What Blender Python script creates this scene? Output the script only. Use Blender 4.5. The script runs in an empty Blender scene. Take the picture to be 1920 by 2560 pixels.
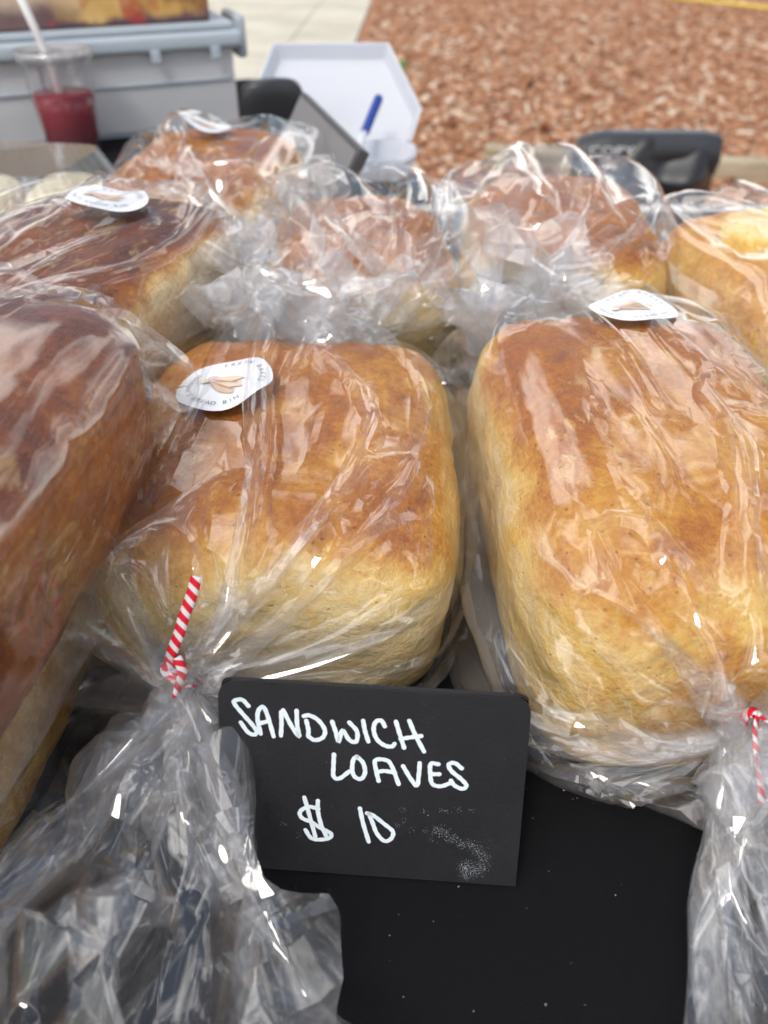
import bpy, bmesh, math, random
import numpy as np
from mathutils import Vector, Matrix

R = math.radians
SC = bpy.context.scene
COL = SC.collection

# ------------------------------------------------------------------ camera
CAM_H = .265; PITCH = 39.0; FPX = 1971.0 / 2560.0          # focal length in picture heights
cam = bpy.data.cameras.new('camera'); cam_o = bpy.data.objects.new('camera', cam); COL.objects.link(cam_o)
cam.sensor_fit = 'VERTICAL'; cam.sensor_height = 36.0; cam.sensor_width = 27.0
cam.lens = 36.0 * FPX
cam_o.location = (0, 0, CAM_H); cam_o.rotation_euler = (R(90 - PITCH), 0, 0)
cam.clip_start = .01; cam.clip_end = 2000
cam.dof.use_dof = True; cam.dof.focus_distance = .285; cam.dof.aperture_fstop = 27.7 / 2.9
SC.camera = cam_o

# ------------------------------------------------------------------ sky with broken cloud, soft sun
SUN_EL, SUN_AZ = 52.0, 205.0                               # azimuth clockwise from +Y
w = bpy.data.worlds.new('World'); SC.world = w; w.use_nodes = True
nt = w.node_tree; nt.nodes.clear()
def wn(t, **k):
    n = nt.nodes.new(t)
    for a, b in k.items(): setattr(n, a, b)
    return n
sky = wn('ShaderNodeTexSky', sky_type='NISHITA', sun_disc=False)
sky.sun_elevation = R(SUN_EL); sky.sun_rotation = R(SUN_AZ); sky.air_density = 1.0; sky.dust_density = 1.5
tc = wn('ShaderNodeTexCoord'); mp = wn('ShaderNodeMapping'); mp.inputs['Scale'].default_value = (1, 1, 1.6)
mp.inputs['Location'].default_value = (.3, 2.1, .4)
nz = wn('ShaderNodeTexNoise'); nz.inputs['Scale'].default_value = 2.3; nz.inputs['Detail'].default_value = 7; nz.inputs['Roughness'].default_value = .58
rp = wn('ShaderNodeValToRGB'); rp.color_ramp.elements[0].position = .49; rp.color_ramp.elements[1].position = .60
mx = wn('ShaderNodeMix', data_type='RGBA')
bg = wn('ShaderNodeBackground'); out = wn('ShaderNodeOutputWorld')
L = nt.links.new
L(tc.outputs['Generated'], mp.inputs['Vector']); L(mp.outputs['Vector'], nz.inputs['Vector']); L(nz.outputs['Fac'], rp.inputs['Fac'])
L(rp.outputs['Color'], mx.inputs['Factor']); L(sky.outputs['Color'], mx.inputs['A']); mx.inputs['B'].default_value = (31, 30.3, 29.6, 1)
L(mx.outputs['Result'], bg.inputs['Color']); L(bg.outputs['Background'], out.inputs['Surface'])
bg.inputs['Strength'].default_value = .10
sun = bpy.data.lights.new('sun', 'SUN'); sun.energy = 1.5; sun.angle = R(14); sun.color = (1, .95, .88)
so = bpy.data.objects.new('sun', sun); COL.objects.link(so)
a, e = R(SUN_AZ), R(SUN_EL)
so.rotation_euler = Vector((math.sin(a) * math.cos(e), math.cos(a) * math.cos(e), math.sin(e))).to_track_quat('Z', 'Y').to_euler()
vs = SC.view_settings; vs.view_transform = 'Standard'; vs.look = 'None'; vs.exposure = 0.12; vs.gamma = 1; vs.use_curve_mapping = False
SC.cycles.max_bounces = 6; SC.cycles.diffuse_bounces = 3; SC.cycles.glossy_bounces = 3; SC.cycles.transmission_bounces = 6
SC.cycles.transparent_max_bounces = 72; SC.cycles.use_denoising = True; SC.cycles.sample_clamp_indirect = 4
SC.cycles.use_adaptive_sampling = True; SC.cycles.adaptive_threshold = .025; SC.cycles.caustics_reflective = False; SC.cycles.caustics_refractive = False; SC.cycles.blur_glossy = .5

# ------------------------------------------------------------------ helpers
def tag(o, label=None, cat=None, group=None, kind=None):
    if label: o['label'] = label
    if cat: o['category'] = cat
    if group: o['group'] = group
    if kind: o['kind'] = kind
    return o

def link_mesh(name, verts, faces, mat=None, parent=None, smooth=True, attrs=None, uv=None):
    me = bpy.data.meshes.new(name)
    if isinstance(verts, np.ndarray) and isinstance(faces, np.ndarray):
        k_ = faces.shape[1]; me.vertices.add(len(verts)); me.vertices.foreach_set('co', verts.astype(np.float32).ravel())
        me.loops.add(faces.size); me.loops.foreach_set('vertex_index', faces.astype(np.int32).ravel()); me.polygons.add(len(faces))
        me.polygons.foreach_set('loop_start', np.arange(0, faces.size, k_, dtype=np.int32)); me.update(calc_edges=True)
    else:
        me.from_pydata([tuple(v) for v in verts], [], faces if isinstance(faces, list) else faces.tolist())
    if smooth: me.polygons.foreach_set('use_smooth', [True] * len(me.polygons))
    if attrs:
        for k, v in attrs.items():
            at = me.attributes.new(k, 'FLOAT', 'POINT'); at.data.foreach_set('value', np.asarray(v, dtype=np.float32))
    if uv is not None:
        ul = me.uv_layers.new(name='UVMap')
        li = np.empty(len(me.loops), dtype=np.int32); me.loops.foreach_get('vertex_index', li)
        ul.data.foreach_set('uv', np.asarray(uv, dtype=np.float32)[li].ravel())
    if mat: me.materials.append(mat)
    me.update()
    o = bpy.data.objects.new(name, me); COL.objects.link(o)
    if parent: o.parent = parent
    return o

def bm_obj(name, bm, mat, parent=None, smooth=False, bevel=0, seg=2):
    if bevel: bmesh.ops.bevel(bm, geom=list(bm.edges), offset=bevel, segments=seg, affect='EDGES', profile=.6)
    bmesh.ops.recalc_face_normals(bm, faces=bm.faces)
    me = bpy.data.meshes.new(name); bm.to_mesh(me); bm.free()
    if smooth: me.polygons.foreach_set('use_smooth', [True] * len(me.polygons))
    me.materials.append(mat)
    o = bpy.data.objects.new(name, me); COL.objects.link(o)
    if parent: o.parent = parent
    return o

def empty(name, loc=(0, 0, 0), rz=0):
    o = bpy.data.objects.new(name, None); COL.objects.link(o); o.location = loc; o.rotation_euler = (0, 0, rz); o.empty_display_size = .05
    return o

def box_bm(x0, x1, y0, y1, z0, z1, bm=None):
    bm = bm or bmesh.new()
    v = [bm.verts.new((x, y, z)) for x in (x0, x1) for y in (y0, y1) for z in (z0, z1)]
    for f in ((0, 1, 3, 2), (4, 6, 7, 5), (0, 4, 5, 1), (2, 3, 7, 6), (0, 2, 6, 4), (1, 5, 7, 3)): bm.faces.new([v[i] for i in f])
    return bm

# value noise on a hashed lattice, vectorised
def _hash(i, j, k, s):
    n = (i * 374761393 + j * 668265263 + k * 1274126177 + s * 974634777) & 0x7fffffff
    n = ((n ^ (n >> 13)) * 1274126177) & 0x7fffffff
    return ((n ^ (n >> 16)) & 0xffff) / 32767.5 - 1.0
def vnoise(P, scale, seed=0):
    q = np.asarray(P) * scale; i = np.floor(q).astype(np.int64); f = q - i; f = f * f * f * (f * (f * 6 - 15) + 10)
    r = 0
    for dx in (0, 1):
        for dy in (0, 1):
            for dz in (0, 1):
                wgt = (f[..., 0] if dx else 1 - f[..., 0]) * (f[..., 1] if dy else 1 - f[..., 1]) * (f[..., 2] if dz else 1 - f[..., 2])
                r = r + wgt * _hash(i[..., 0] + dx, i[..., 1] + dy, i[..., 2] + dz, seed)
    return r
def fbm(P, scale, seed=0, octv=4, gain=.5):
    r = 0; a_ = 1
    for o in range(octv): r = r + a_ * vnoise(P, scale * 2 ** o, seed + o * 17); a_ *= gain
    return r
def sstep(a_, b_, x):
    t = np.clip((x - a_) / (b_ - a_), 0, 1); return t * t * (3 - 2 * t)

# ------------------------------------------------------------------ materials
class G:
    def __init__(s, name):
        s.m = bpy.data.materials.new(name); s.m.use_nodes = True; s.t = s.m.node_tree; s.t.nodes.clear()
        s.out = s.n('ShaderNodeOutputMaterial')
    def n(s, t, ins=None, **k):
        n = s.t.nodes.new(t)
        for a_, b_ in k.items(): setattr(n, a_, b_)
        for a_, b_ in (ins or {}).items(): s.set(n, a_, b_)
        return n
    def set(s, n, a_, b_):
        if isinstance(b_, bpy.types.NodeSocket): s.t.links.new(b_, n.inputs[a_])
        else: n.inputs[a_].default_value = b_
    def math(s, op, a_, b_=0.0, clamp=False):
        n = s.n('ShaderNodeMath', operation=op, use_clamp=clamp); s.set(n, 0, a_); s.set(n, 1, b_); return n.outputs[0]
    def mixc(s, f, a_, b_, bt='MIX'):
        n = s.n('ShaderNodeMix', data_type='RGBA', blend_type=bt); s.set(n, 'Factor', f)
        s.set(n, 'A', a_ if isinstance(a_, bpy.types.NodeSocket) else (*a_, 1)); s.set(n, 'B', b_ if isinstance(b_, bpy.types.NodeSocket) else (*b_, 1)); return n.outputs['Result']
    def noise(s, scale, detail=4, rough=.55, vec=None, out='Fac', dist=0.0):
        n = s.n('ShaderNodeTexNoise', {'Scale': scale, 'Detail': detail, 'Roughness': rough, 'Distortion': dist})
        if vec: s.set(n, 'Vector', vec)
        return n.outputs[out]
    def obj(s): return s.n('ShaderNodeTexCoord').outputs['Object']
    def gen(s): return s.n('ShaderNodeTexCoord').outputs['Generated']
    def uv(s): return s.n('ShaderNodeTexCoord').outputs['UV']
    def ramp(s, f, stops, interp='LINEAR'):
        n = s.n('ShaderNodeValToRGB'); cr = n.color_ramp; cr.interpolation = interp
        while len(cr.elements) < len(stops): cr.elements.new(.5)
        for el, (p, c) in zip(cr.elements, stops): el.position = p; el.color = (*c, 1) if len(c) == 3 else c
        s.set(n, 'Fac', f); return n.outputs['Color']
    def rng(s, f, a_, b_, c_=0.0, d_=1.0, smooth=False):
        n = s.n('ShaderNodeMapRange', interpolation_type='SMOOTHSTEP' if smooth else 'LINEAR'); s.set(n, 'Value', f)
        for k_, v_ in zip(('From Min', 'From Max', 'To Min', 'To Max'), (a_, b_, c_, d_)): s.set(n, k_, v_)
        return n.outputs['Result']
    def bump(s, h, strength, dist, normal=None):
        n = s.n('ShaderNodeBump', {'Height': h, 'Strength': strength, 'Distance': dist})
        if normal: s.set(n, 'Normal', normal)
        return n.outputs['Normal']
    def bsdf(s, color, rough=.5, spec=.5, normal=None, **extra):
        n = s.n('ShaderNodeBsdfPrincipled', {'Roughness': rough, 'Specular IOR Level': spec})
        s.set(n, 'Base Color', color if isinstance(color, bpy.types.NodeSocket) else (*color, 1))
        if normal: s.set(n, 'Normal', normal)
        for k_, v_ in extra.items(): s.set(n, k_.replace('_', ' '), v_)
        return n
    def done(s, sh):
        s.t.links.new(sh.outputs[0] if not isinstance(sh, bpy.types.NodeSocket) else sh, s.out.inputs['Surface']); return s.m

def plain(name, col, rough=.5, spec=.5, nscale=0, namt=.15, **k):
    g = G(name); c = col
    if nscale:
        f = g.noise(nscale, 5, .6, g.obj()); c = g.mixc(f, tuple(x * (1 - namt) for x in col), tuple(min(1, x * (1 + namt)) for x in col))
    return g.done(g.bsdf(c, rough, spec, **k))

def film_mat(name, refl=.078, rough=.05):
    """thin clear film: one sheet reflects a little, more at a glancing angle; fog and scuffs come from the mesh attribute"""
    g = G(name)
    lw = g.n('ShaderNodeLayerWeight', {'Blend': .5}).outputs['Facing']
    fr = g.math('ADD', g.math('MULTIPLY', g.math('POWER', lw, 4.5), .62), refl, True)
    hz = g.n('ShaderNodeAttribute', attribute_name='fog').outputs['Fac']
    tr = g.n('ShaderNodeBsdfTransparent', {'Color': (.985, .985, .985, 1)})
    df = g.n('ShaderNodeBsdfDiffuse', {'Color': (.93, .93, .95, 1)})
    m1 = g.n('ShaderNodeMixShader', {0: hz, 1: tr.outputs[0], 2: df.outputs[0]})
    gl = g.n('ShaderNodeBsdfAnisotropic', {'Roughness': rough, 'Color': (1, 1, 1, 1)})
    m2 = g.n('ShaderNodeMixShader', {0: fr, 1: m1.outputs[0], 2: gl.outputs[0]})
    return g.done(m2)

def bread_mat(name, stops, fleck=.5):
    g = G(name); ob = g.obj()
    cr = g.n('ShaderNodeAttribute', attribute_name='crust').outputs['Fac']
    fm = g.n('ShaderNodeAttribute', attribute_name='fleck').outputs['Fac']
    fine = g.noise(330, 4, .7, ob)
    mpn = g.n('ShaderNodeMapping', {'Vector': ob, 'Scale': (1.0, .4, 1.0)}).outputs[0]
    st = g.noise(130, 4, .62, mpn, dist=.4)
    f = g.math('ADD', cr, g.math('MULTIPLY', g.math('SUBTRACT', fine, .5), .55))
    f = g.math('ADD', f, g.math('MULTIPLY', g.math('SUBTRACT', st, .5), .42), True)
    col = g.ramp(f, stops)
    fl = g.math('MULTIPLY', g.rng(st, .54, .64, 0, fleck, True), fm)
    col = g.mixc(fl, col, (.80, .53, .23))
    vo = g.n('ShaderNodeTexVoronoi', {'Scale': 360.0, 'Vector': ob}).outputs
    pit = g.math('MULTIPLY', g.rng(vo['Distance'], .10, .26, 1, 0, True), g.math('GREATER_THAN', g.n('ShaderNodeSeparateColor', {0: vo['Color']}).outputs[0], .86))
    col = g.mixc(g.math('MULTIPLY', g.math('MULTIPLY', pit, .40), g.rng(cr, .35, .6)), col, (.16, .05, .012))
    h = g.math('SUBTRACT', g.math('ADD', g.math('MULTIPLY', fine, .5), g.math('MULTIPLY', st, .6)), g.math('MULTIPLY', pit, .25))
    nb = g.bump(h, .9, .0026)
    return g.done(g.bsdf(col, g.rng(cr, .2, .9, .7, .46), .35, nb))

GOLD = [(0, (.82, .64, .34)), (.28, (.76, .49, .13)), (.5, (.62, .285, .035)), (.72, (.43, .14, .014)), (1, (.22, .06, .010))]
DARK = [(0, (.76, .58, .30)), (.28, (.62, .34, .09)), (.5, (.38, .13, .022)), (.72, (.24, .064, .011)), (1, (.10, .026, .009))]
M = {}
M['bread'] = bread_mat('crust_golden', GOLD, .55)
M['bread_dark'] = bread_mat('crust_dark', DARK, .38)
M['film'] = film_mat('plastic_film')
M['film_scuffed'] = film_mat('scuffed_plastic_film', .075, .09)

# ------------------------------------------------------------------ loaves
class Loaf:
    """smooth implicit body: pan-shaped lower part that flares, domed crown; used for the mesh and for draping film over it"""
    def __init__(s, cx, cy, z0, w, l, h, yaw=0, flare=.16, px=4.0, py=4.5, qt=2.5, qb=7, pitch=0):
        s.c = np.array([cx, cy, z0], np.float32); s.a = w / 2; s.b = l / 2; s.h = h; s.yaw = R(yaw); s.fl = flare
        s.px, s.py, s.qt, s.qb = px, py, qt, qb; s.zc = .42 * h
        c_, s_ = math.cos(s.yaw), math.sin(s.yaw); s.M = np.array([[c_, -s_, 0], [s_, c_, 0], [0, 0, 1.]], np.float32)
    def loc(s, P): return (P - s.c) @ s.M
    def wor(s, P): return P @ s.M.T + s.c
    def terms(s, p):
        z = p[..., 2] - s.zc; k = 1 + s.fl * np.clip(p[..., 2] / s.h - .6, -.6, .15)
        top = z > 0
        fz = np.where(top, (np.abs(z) / (s.h - s.zc)) ** s.qt, (np.abs(z) / s.zc) ** s.qb)
        return (np.abs(p[..., 0]) / (s.a * k)) ** s.px, (np.abs(p[..., 1]) / (s.b * (.5 + .5 * k))) ** s.py, fz, z, top
    def F(s, p):
        t = s.terms(p); return t[0] + t[1] + t[2]
    def dist_n(s, p):
        """approximate signed distance and outward normal, loaf coordinates"""
        fx, fy, fz, z, top = s.terms(p); f_ = np.maximum(fx + fy + fz, 1e-9); e_ = 1e-5
        sg = lambda v: np.where(v >= 0, np.maximum(v, e_), np.minimum(v, -e_))
        gr = np.stack([s.px * fx / sg(p[..., 0]), s.py * fy / sg(p[..., 1]), np.where(top, s.qt, s.qb) * fz / sg(z)], -1)
        g0 = f_ ** .25; gr = gr * (.25 * g0 / f_)[..., None]
        n = np.linalg.norm(gr, axis=-1) + 1e-6
        return (g0 - 1) / n, gr / n[..., None]
    def push(s, P, prev=None, gap=.0024):
        """move points inside the body (plus a gap) out to its surface"""
        p = s.loc(P); bb = (np.abs(p[..., 0]) < s.a * 1.12) & (np.abs(p[..., 1]) < s.b * 1.1) & (p[..., 2] > -.004) & (p[..., 2] < s.h + .006)
        if not bb.any(): return P
        q = p[bb]; d, n = s.dist_n(q)
        mv = np.clip(gap - d, 0, .005)
        q2 = q + n * mv[:, None]; ct = mv > 0
        if prev is not None:
            pq = s.loc(prev[bb]); q2[ct] = pq[ct] + (q2[ct] - pq[ct]) * .45
        P[bb] = s.wor(q2); return P
    def dist(s, P): return s.dist_n(s.loc(P))[0]

def cube_sphere(n):
    t = np.tan(np.linspace(-math.pi / 4, math.pi / 4, n + 1)); u, v = np.meshgrid(t, t, indexing='ij'); o = np.ones_like(u)
    V = []; Fc = []
    for k, fc in enumerate(((o, u, v), (-o, v, u), (v, o, u), (u, -o, v), (u, v, o), (v, u, -o))):
        V.append(np.stack(fc, -1).reshape(-1, 3))
        i = np.arange(n)[:, None] * (n + 1) + np.arange(n)[None]; i = i.ravel() + k * (n + 1) ** 2
        Fc.append(np.stack([i, i + n + 1, i + n + 2, i + 1], -1))
    V = np.concatenate(V); Fc = np.concatenate(Fc)
    key = np.round(V * 1e5).astype(np.int64); _, first, inv = np.unique(key, axis=0, return_index=True, return_inverse=True)
    return V[first], inv.ravel()[Fc]

CS = {}
def make_loaf(lf, label, mat, n=44, seed=0, top=.8, side=.12, base=.5, end=.15, back=0.0, rough=1.0, group='loaves of bread in clear bags', burst=None):
    if n not in CS: CS[n] = cube_sphere(n)
    V, Fc = CS[n]
    D = V * np.array([lf.a, lf.b, lf.h / 2]); lo = np.zeros(len(D)); hi = np.full(len(D), 2.5)
    org = np.array([0, 0, lf.zc])
    for _ in range(34):
        md = (lo + hi) / 2; ins = lf.F(org + D * md[:, None]) < 1; lo = np.where(ins, md, lo); hi = np.where(ins, hi, md)
    P = org + D * lo[:, None]
    Nn = P - org; Nn = Nn / np.linalg.norm(Nn, axis=1)[:, None]
    up = sstep(.25, .95, P[:, 2] / lf.h)
    d = fbm(P + seed * 3.1, 26, seed, 3) * .0022 + fbm(P + seed, 85, seed + 5, 3) * .0009 * rough
    d = np.minimum(d - .001, .0012)
    P2 = P + Nn * d[:, None] * (.35 + .65 * sstep(.02, .3, P[:, 2] / lf.h))[:, None]
    zz = P[:, 2] / lf.h; nn = fbm(P + 9 + seed, 30, seed + 40, 4)
    xx = np.abs(P[:, 0]) / lf.a; yy = np.abs(P[:, 1]) / lf.b
    crown = sstep(.66, .93, zz + nn * .07) * (1 - .45 * sstep(.72, 1.0, yy + nn * .06) - .35 * sstep(.78, 1.02, xx + nn * .08))
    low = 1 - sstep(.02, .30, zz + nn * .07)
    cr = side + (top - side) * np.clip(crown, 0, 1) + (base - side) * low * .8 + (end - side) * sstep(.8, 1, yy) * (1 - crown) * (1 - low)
    cr = np.clip(cr + nn * .08 + fbm(P, 13, seed + 70, 3) * .08 * crown + back * crown * P[:, 1] / lf.b, 0, 1)
    cr = np.clip(cr + fbm(P + 5, 60, seed + 90, 4, .6) * .10, 0, 1)
    fk = sstep(-.35, .35, fbm(P + 2, 26, seed + 33, 3)) * sstep(.3, .6, cr)
    if burst:
        bx, by, br = burst
        q = sstep(br * 1.25, br * .8, np.hypot(P[:, 0] - bx, P[:, 1] - by) + nn * .008) * (zz > .5)
        cr = cr * (1 - q) + .05 * q; P2 = P2 + Nn * (q * (.006 + .005 * fbm(P, 70, 3, 3)))[:, None]
    o = link_mesh('bread_loaf', P2, Fc, M[mat], attrs={'crust': cr, 'fleck': fk})
    o.location = lf.c; o.rotation_euler = (0, 0, lf.yaw)
    return tag(o, label, 'bread', group)

# ------------------------------------------------------------------ clear bags: a tube of film relaxed over its loaf and gathered at the tie
def tube_constraints(ns, nt_, kb=.2):
    idx = np.arange(ns * nt_).reshape(ns, nt_); cols = []
    def add(a_, b_, L0, kt, kc): cols.append((a_.ravel(), b_.ravel(), L0, kt, kc))
    r1 = np.roll(idx, -1, 1); r2 = np.roll(idx, -2, 1)
    for p_ in (0, 1): add(idx[:, p_::2], r1[:, p_::2], 1, 1., .85)
    for p_ in (0, 1):
        rows = np.arange(p_, ns - 1, 2); add(idx[rows], idx[rows + 1], 1, 1., .85)
    for p_ in (0, 1):
        rows = np.arange(p_, ns - 1, 2); add(idx[rows], r1[rows + 1], 2 ** .5, .5, .3); add(r1[rows], idx[rows + 1], 2 ** .5, .5, .3)
    for p_ in (0, 2):
        c_ = np.concatenate([np.arange(p_, nt_, 4), np.arange(p_ + 1, nt_, 4)]); add(idx[:, c_], r2[:, c_], 2, .3, kb)
        rows = np.concatenate([np.arange(p_, ns - 2, 4), np.arange(p_ + 1, ns - 2, 4)]); add(idx[rows], idx[rows + 2], 2, .3, kb)
    return cols

def relax(P, shp, cell, steps, bodies, tie, trow, grav, floor, damp=.9, seam=True, kb=.1):
    ns, nt_ = shp; cols = tube_constraints(ns, nt_, kb); P = P.astype(np.float32); tie = np.asarray(tie, np.float32); cell = np.float32(cell); prev = P.copy()
    half = nt_ // 2; ja = np.arange(1, half); jb = nt_ - ja
    for it in range(steps):
        nx = P + (P - prev) * damp; nx[:, 2] -= grav; prev = P; P = nx
        for a_, b_, L0, kt, kc in cols:
            pa = P.take(a_, 0); pb = P.take(b_, 0); d = pb - pa; ln = np.sqrt(np.einsum('ij,ij->i', d, d)) + np.float32(1e-9); ex = ln - np.float32(L0 * cell)
            c_ = d * (ex * np.where(ex > 0, np.float32(kt * .5), np.float32(kc * .5)) / ln)[:, None]
            P[a_] = pa + c_; P[b_] = pb - c_
        X = P.reshape(ns, nt_, 3)
        if seam:
            m = (X[0, ja] + X[0, jb]) / 2; X[0, ja] = m; X[0, jb] = m
        for k, rr in trow:
            d = X[k] - tie; ln = np.linalg.norm(d, axis=1); s_ = np.minimum(1, rr / np.maximum(ln, 1e-9)); X[k] = tie + d * s_[:, None]
        P = X.reshape(-1, 3)
        for b in bodies: P = b.push(P, prev)
        np.maximum(P[:, 2], floor(P) if callable(floor) else floor, out=P[:, 2])
        # limit speed
        mv = P - prev; ln = np.linalg.norm(mv, axis=1); s_ = np.minimum(1, .004 / np.maximum(ln, 1e-9)); P = prev + mv * s_[:, None]
    return P

def superell(th, ax, az, p_=3.2):
    c_, s_ = np.cos(th), np.sin(th)
    r_ = (np.abs(c_ / ax) ** p_ + np.abs(s_ / az) ** p_) ** (-1 / p_)
    return r_ * c_, r_ * s_

def make_bag(lf, label, C_=.50, nt0=96, tie=None, tail=(0, -1, -.2), tlen=.13, tw=.085, tt=.03, gather=.078, others=(), seed=0,
             steps=(120, 50), levels=2, grav=1.0e-5, rt=.0045, puff=0.0, crum=.007, cscale=55, tsm=30, floor=.0012, mat='film', rear_pad=.02, dec=.10, sharp=19, fog=.058, fogb=.006, tfog=.5, fine=True, crease=1.0, pleat=.013, npl=20, snug=.88, kb=.09, group='clear plastic bread bags'):
    rng = np.random.default_rng(seed)
    cell = C_ / nt0
    tie = np.array(tie if tie is not None else lf.wor(np.array([0, -lf.b - .035, .45 * lf.h])))
    td = np.array(tail, float); td /= np.linalg.norm(td)
    sc = lf.h / 2 + rear_pad
    s1 = sc; s2 = s1 + 2 * lf.b; s3 = s2 + gather; s4 = s3 + tlen
    ns = int(round(s4 / cell)) + 1; S = np.linspace(0, s4, ns)
    th = np.arange(nt0) / nt0 * 2 * math.pi
    axx = lf.a * 1.06; azz = lf.h / 2 * 1.05
    for _ in range(30):                                     # grow the section until its girth is the bag's
        x_, z_ = superell(th, axx, azz); per = np.hypot(np.diff(np.append(x_, x_[0])), np.diff(np.append(z_, z_[0]))).sum()
        f_ = C_ * snug / per; axx *= 1 + (f_ - 1) * .35; azz *= 1 + (f_ - 1) * .25
    ctr_front = lf.wor(np.array([0, -lf.b, .5 * lf.h])); ex = lf.M[:, 0]
    tx = np.cross(td, [0, 0, 1.]); tx /= np.linalg.norm(tx); tz = np.cross(tx, td)
    P = np.zeros((ns, nt0, 3))
    for i, s_ in enumerate(S):
        if s_ <= s2:
            if s_ < s1: k = s_ / s1; y = lf.b + rear_pad * (1 - k) ; az = azz * math.sqrt(max(k * (2 - k), 1e-4)); ax = axx * (1.12 - .12 * k)
            else: y = lf.b - (s_ - s1); az = azz; ax = axx
            x_, z_ = superell(th, ax, max(az, .0006)); q = np.stack([x_, np.full(nt0, y), z_ + lf.h * .5], -1); P[i] = lf.wor(q)
        elif s_ <= s3:
            k = (s_ - s2) / gather; x_, z_ = superell(th, axx, azz, 3.2 - 1.2 * k)
            q = lf.wor(np.stack([x_, np.full(nt0, -lf.b), z_ + lf.h * .5], -1)); f_ = 1 - (1 - k) ** 1.6 if k < 1 else 1
            sh = (1 - k) + k * .05
            P[i] = (q - ctr_front) * sh + ctr_front * (1 - f_) + tie * f_
        else:
            k = (s_ - s3) / tlen; kk = min(1, k * 1.25) ** .8
            c_ = tie + td * (s_ - s3) * .92
            P[i] = c_ + tx * (np.cos(th) * (.004 + tw * kk))[:, None] + tz * (np.sin(th) * (.004 + tt * kk))[:, None]
    P += rng.normal(0, .0003, P.shape)
    rdg = np.zeros((ns, nt0))
    for k in range(npl):                                    # long folds that run from the tie back along the loaf
        t0 = rng.uniform(0, 2 * math.pi); w_ = rng.uniform(.05, .26); h_ = rng.uniform(.3, 1.0) ** 1.3; dk = rng.uniform(.03, .20); sw = rng.normal(0, 1.6)
        cth = t0 + sw * (S - s2)
        dth = np.abs((th[None] - cth[:, None] + math.pi) % (2 * math.pi) - math.pi)
        rdg = np.maximum(rdg, h_ * np.clip(1 - dth / w_, 0, 1) * np.exp(-np.clip(s2 - S, 0, 1) / dk)[:, None])
    amp = pleat * np.where(S > s2, np.clip((s3 - S) / gather, 0, 1), np.clip(S / s1, 0, 1))
    cen = P.mean(1, keepdims=True); rad = P - cen; rad = rad / (np.linalg.norm(rad, axis=2, keepdims=True) + 1e-9)
    P += rad * (rdg * amp[:, None])[..., None]
    Pn = P.reshape(-1, 3)
    am = np.zeros(ns); am[S > s2] = 1
    fr = np.repeat(np.clip((S - s2 - .03) / .05, .03, 1), nt0)
    for k in range(3): Pn[:, k] += fbm(Pn * 1.0 + seed * 7.7 + k * 31, cscale, seed + k * 100, 2) * crum * fr + fbm(Pn + seed * 3.3 + k * 57, 120, seed + k * 55, 1) * crum * .35 * fr
    bodies = [lf] + list(others)
    r0 = int(round(s3 / cell)); band = [(r0 + k, rt + .0016 * abs(k)) for k in (-2, -1, 0, 1, 2) if 0 <= r0 + k < ns]
    Pn = relax(Pn, (ns, nt0), cell, steps[0], bodies, tie, band, grav, floor, kb=kb)
    nt_ = nt0
    if levels > 1:                                          # double the grid and relax again for the finer creases
        X = Pn.reshape(ns, nt_, 3)
        Y = np.zeros((2 * ns - 1, nt_, 3)); Y[0::2] = X; Y[1::2] = (X[:-1] + X[1:]) / 2
        Z = np.zeros((2 * ns - 1, 2 * nt_, 3)); Z[:, 0::2] = Y; Z[:, 1::2] = (Y + np.roll(Y, -1, 1)) / 2
        ns = 2 * ns - 1; nt_ *= 2; cell /= 2; Pn = Z.reshape(-1, 3) + rng.normal(0, .00008, (ns * nt_, 3))
        r0 *= 2; band = [(r0 + k, rt + .0008 * abs(k)) for k in range(-4, 5) if 0 <= r0 + k < ns]
        Pn = relax(Pn, (ns, nt_), cell, steps[1], bodies, tie, band, grav * .6, floor, kb=kb)
    if fine:                                                # third doubling: straight sharp creases of crumpled film, pressed in as real relief
        X = Pn.reshape(ns, nt_, 3); Y = np.zeros((2 * ns - 1, nt_, 3), np.float32); Xp = np.concatenate([X[:1], X, X[-1:]]); Y[0::2] = X; Y[1::2] = (9 * (Xp[1:-2] + Xp[2:-1]) - Xp[:-3] - Xp[3:]) / 16
        Z = np.zeros((2 * ns - 1, 2 * nt_, 3), np.float32); Z[:, 0::2] = Y; Z[:, 1::2] = (9 * (Y + np.roll(Y, -1, 1)) - np.roll(Y, 1, 1) - np.roll(Y, -2, 1)) / 16
        ns = 2 * ns - 1; nt_ *= 2; X = Z
        sw_ = (sstep(s3 + .015, s3 + .05, np.linspace(0, s4, ns)) * .9)[:, None, None].astype(np.float32)
        for _ in range(tsm):                                # the loose end keeps only its large folds; sharp ones are pressed in below
            A_ = (np.roll(X, 1, 1) + np.roll(X, -1, 1)) / 2; B_ = A_.copy(); B_[1:-1] = (X[2:] + X[:-2]) / 2; X = X + sw_ * ((A_ + B_) / 2 - X)
        du = np.roll(X, -1, 1) - np.roll(X, 1, 1); dv = np.empty_like(X); dv[1:-1] = X[2:] - X[:-2]; dv[0] = X[1] - X[0]; dv[-1] = X[-1] - X[-2]
        N_ = np.cross(du, dv); N_ /= np.linalg.norm(N_, axis=2, keepdims=True) + 1e-9
        S2 = np.linspace(0, s4, ns)[:, None]; T2_ = (np.arange(nt_) / nt_ * C_)[None]; tt_ = T2_ / C_ * 2 * math.pi
        q3 = np.stack([np.cos(tt_) * C_ / 6.28 + S2 * 0, np.sin(tt_) * C_ / 6.28 + S2 * 0, S2 + 0 * tt_], -1)
        tri = lambda v: 2 * np.abs(v - np.floor(v + .5)) - .5
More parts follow.
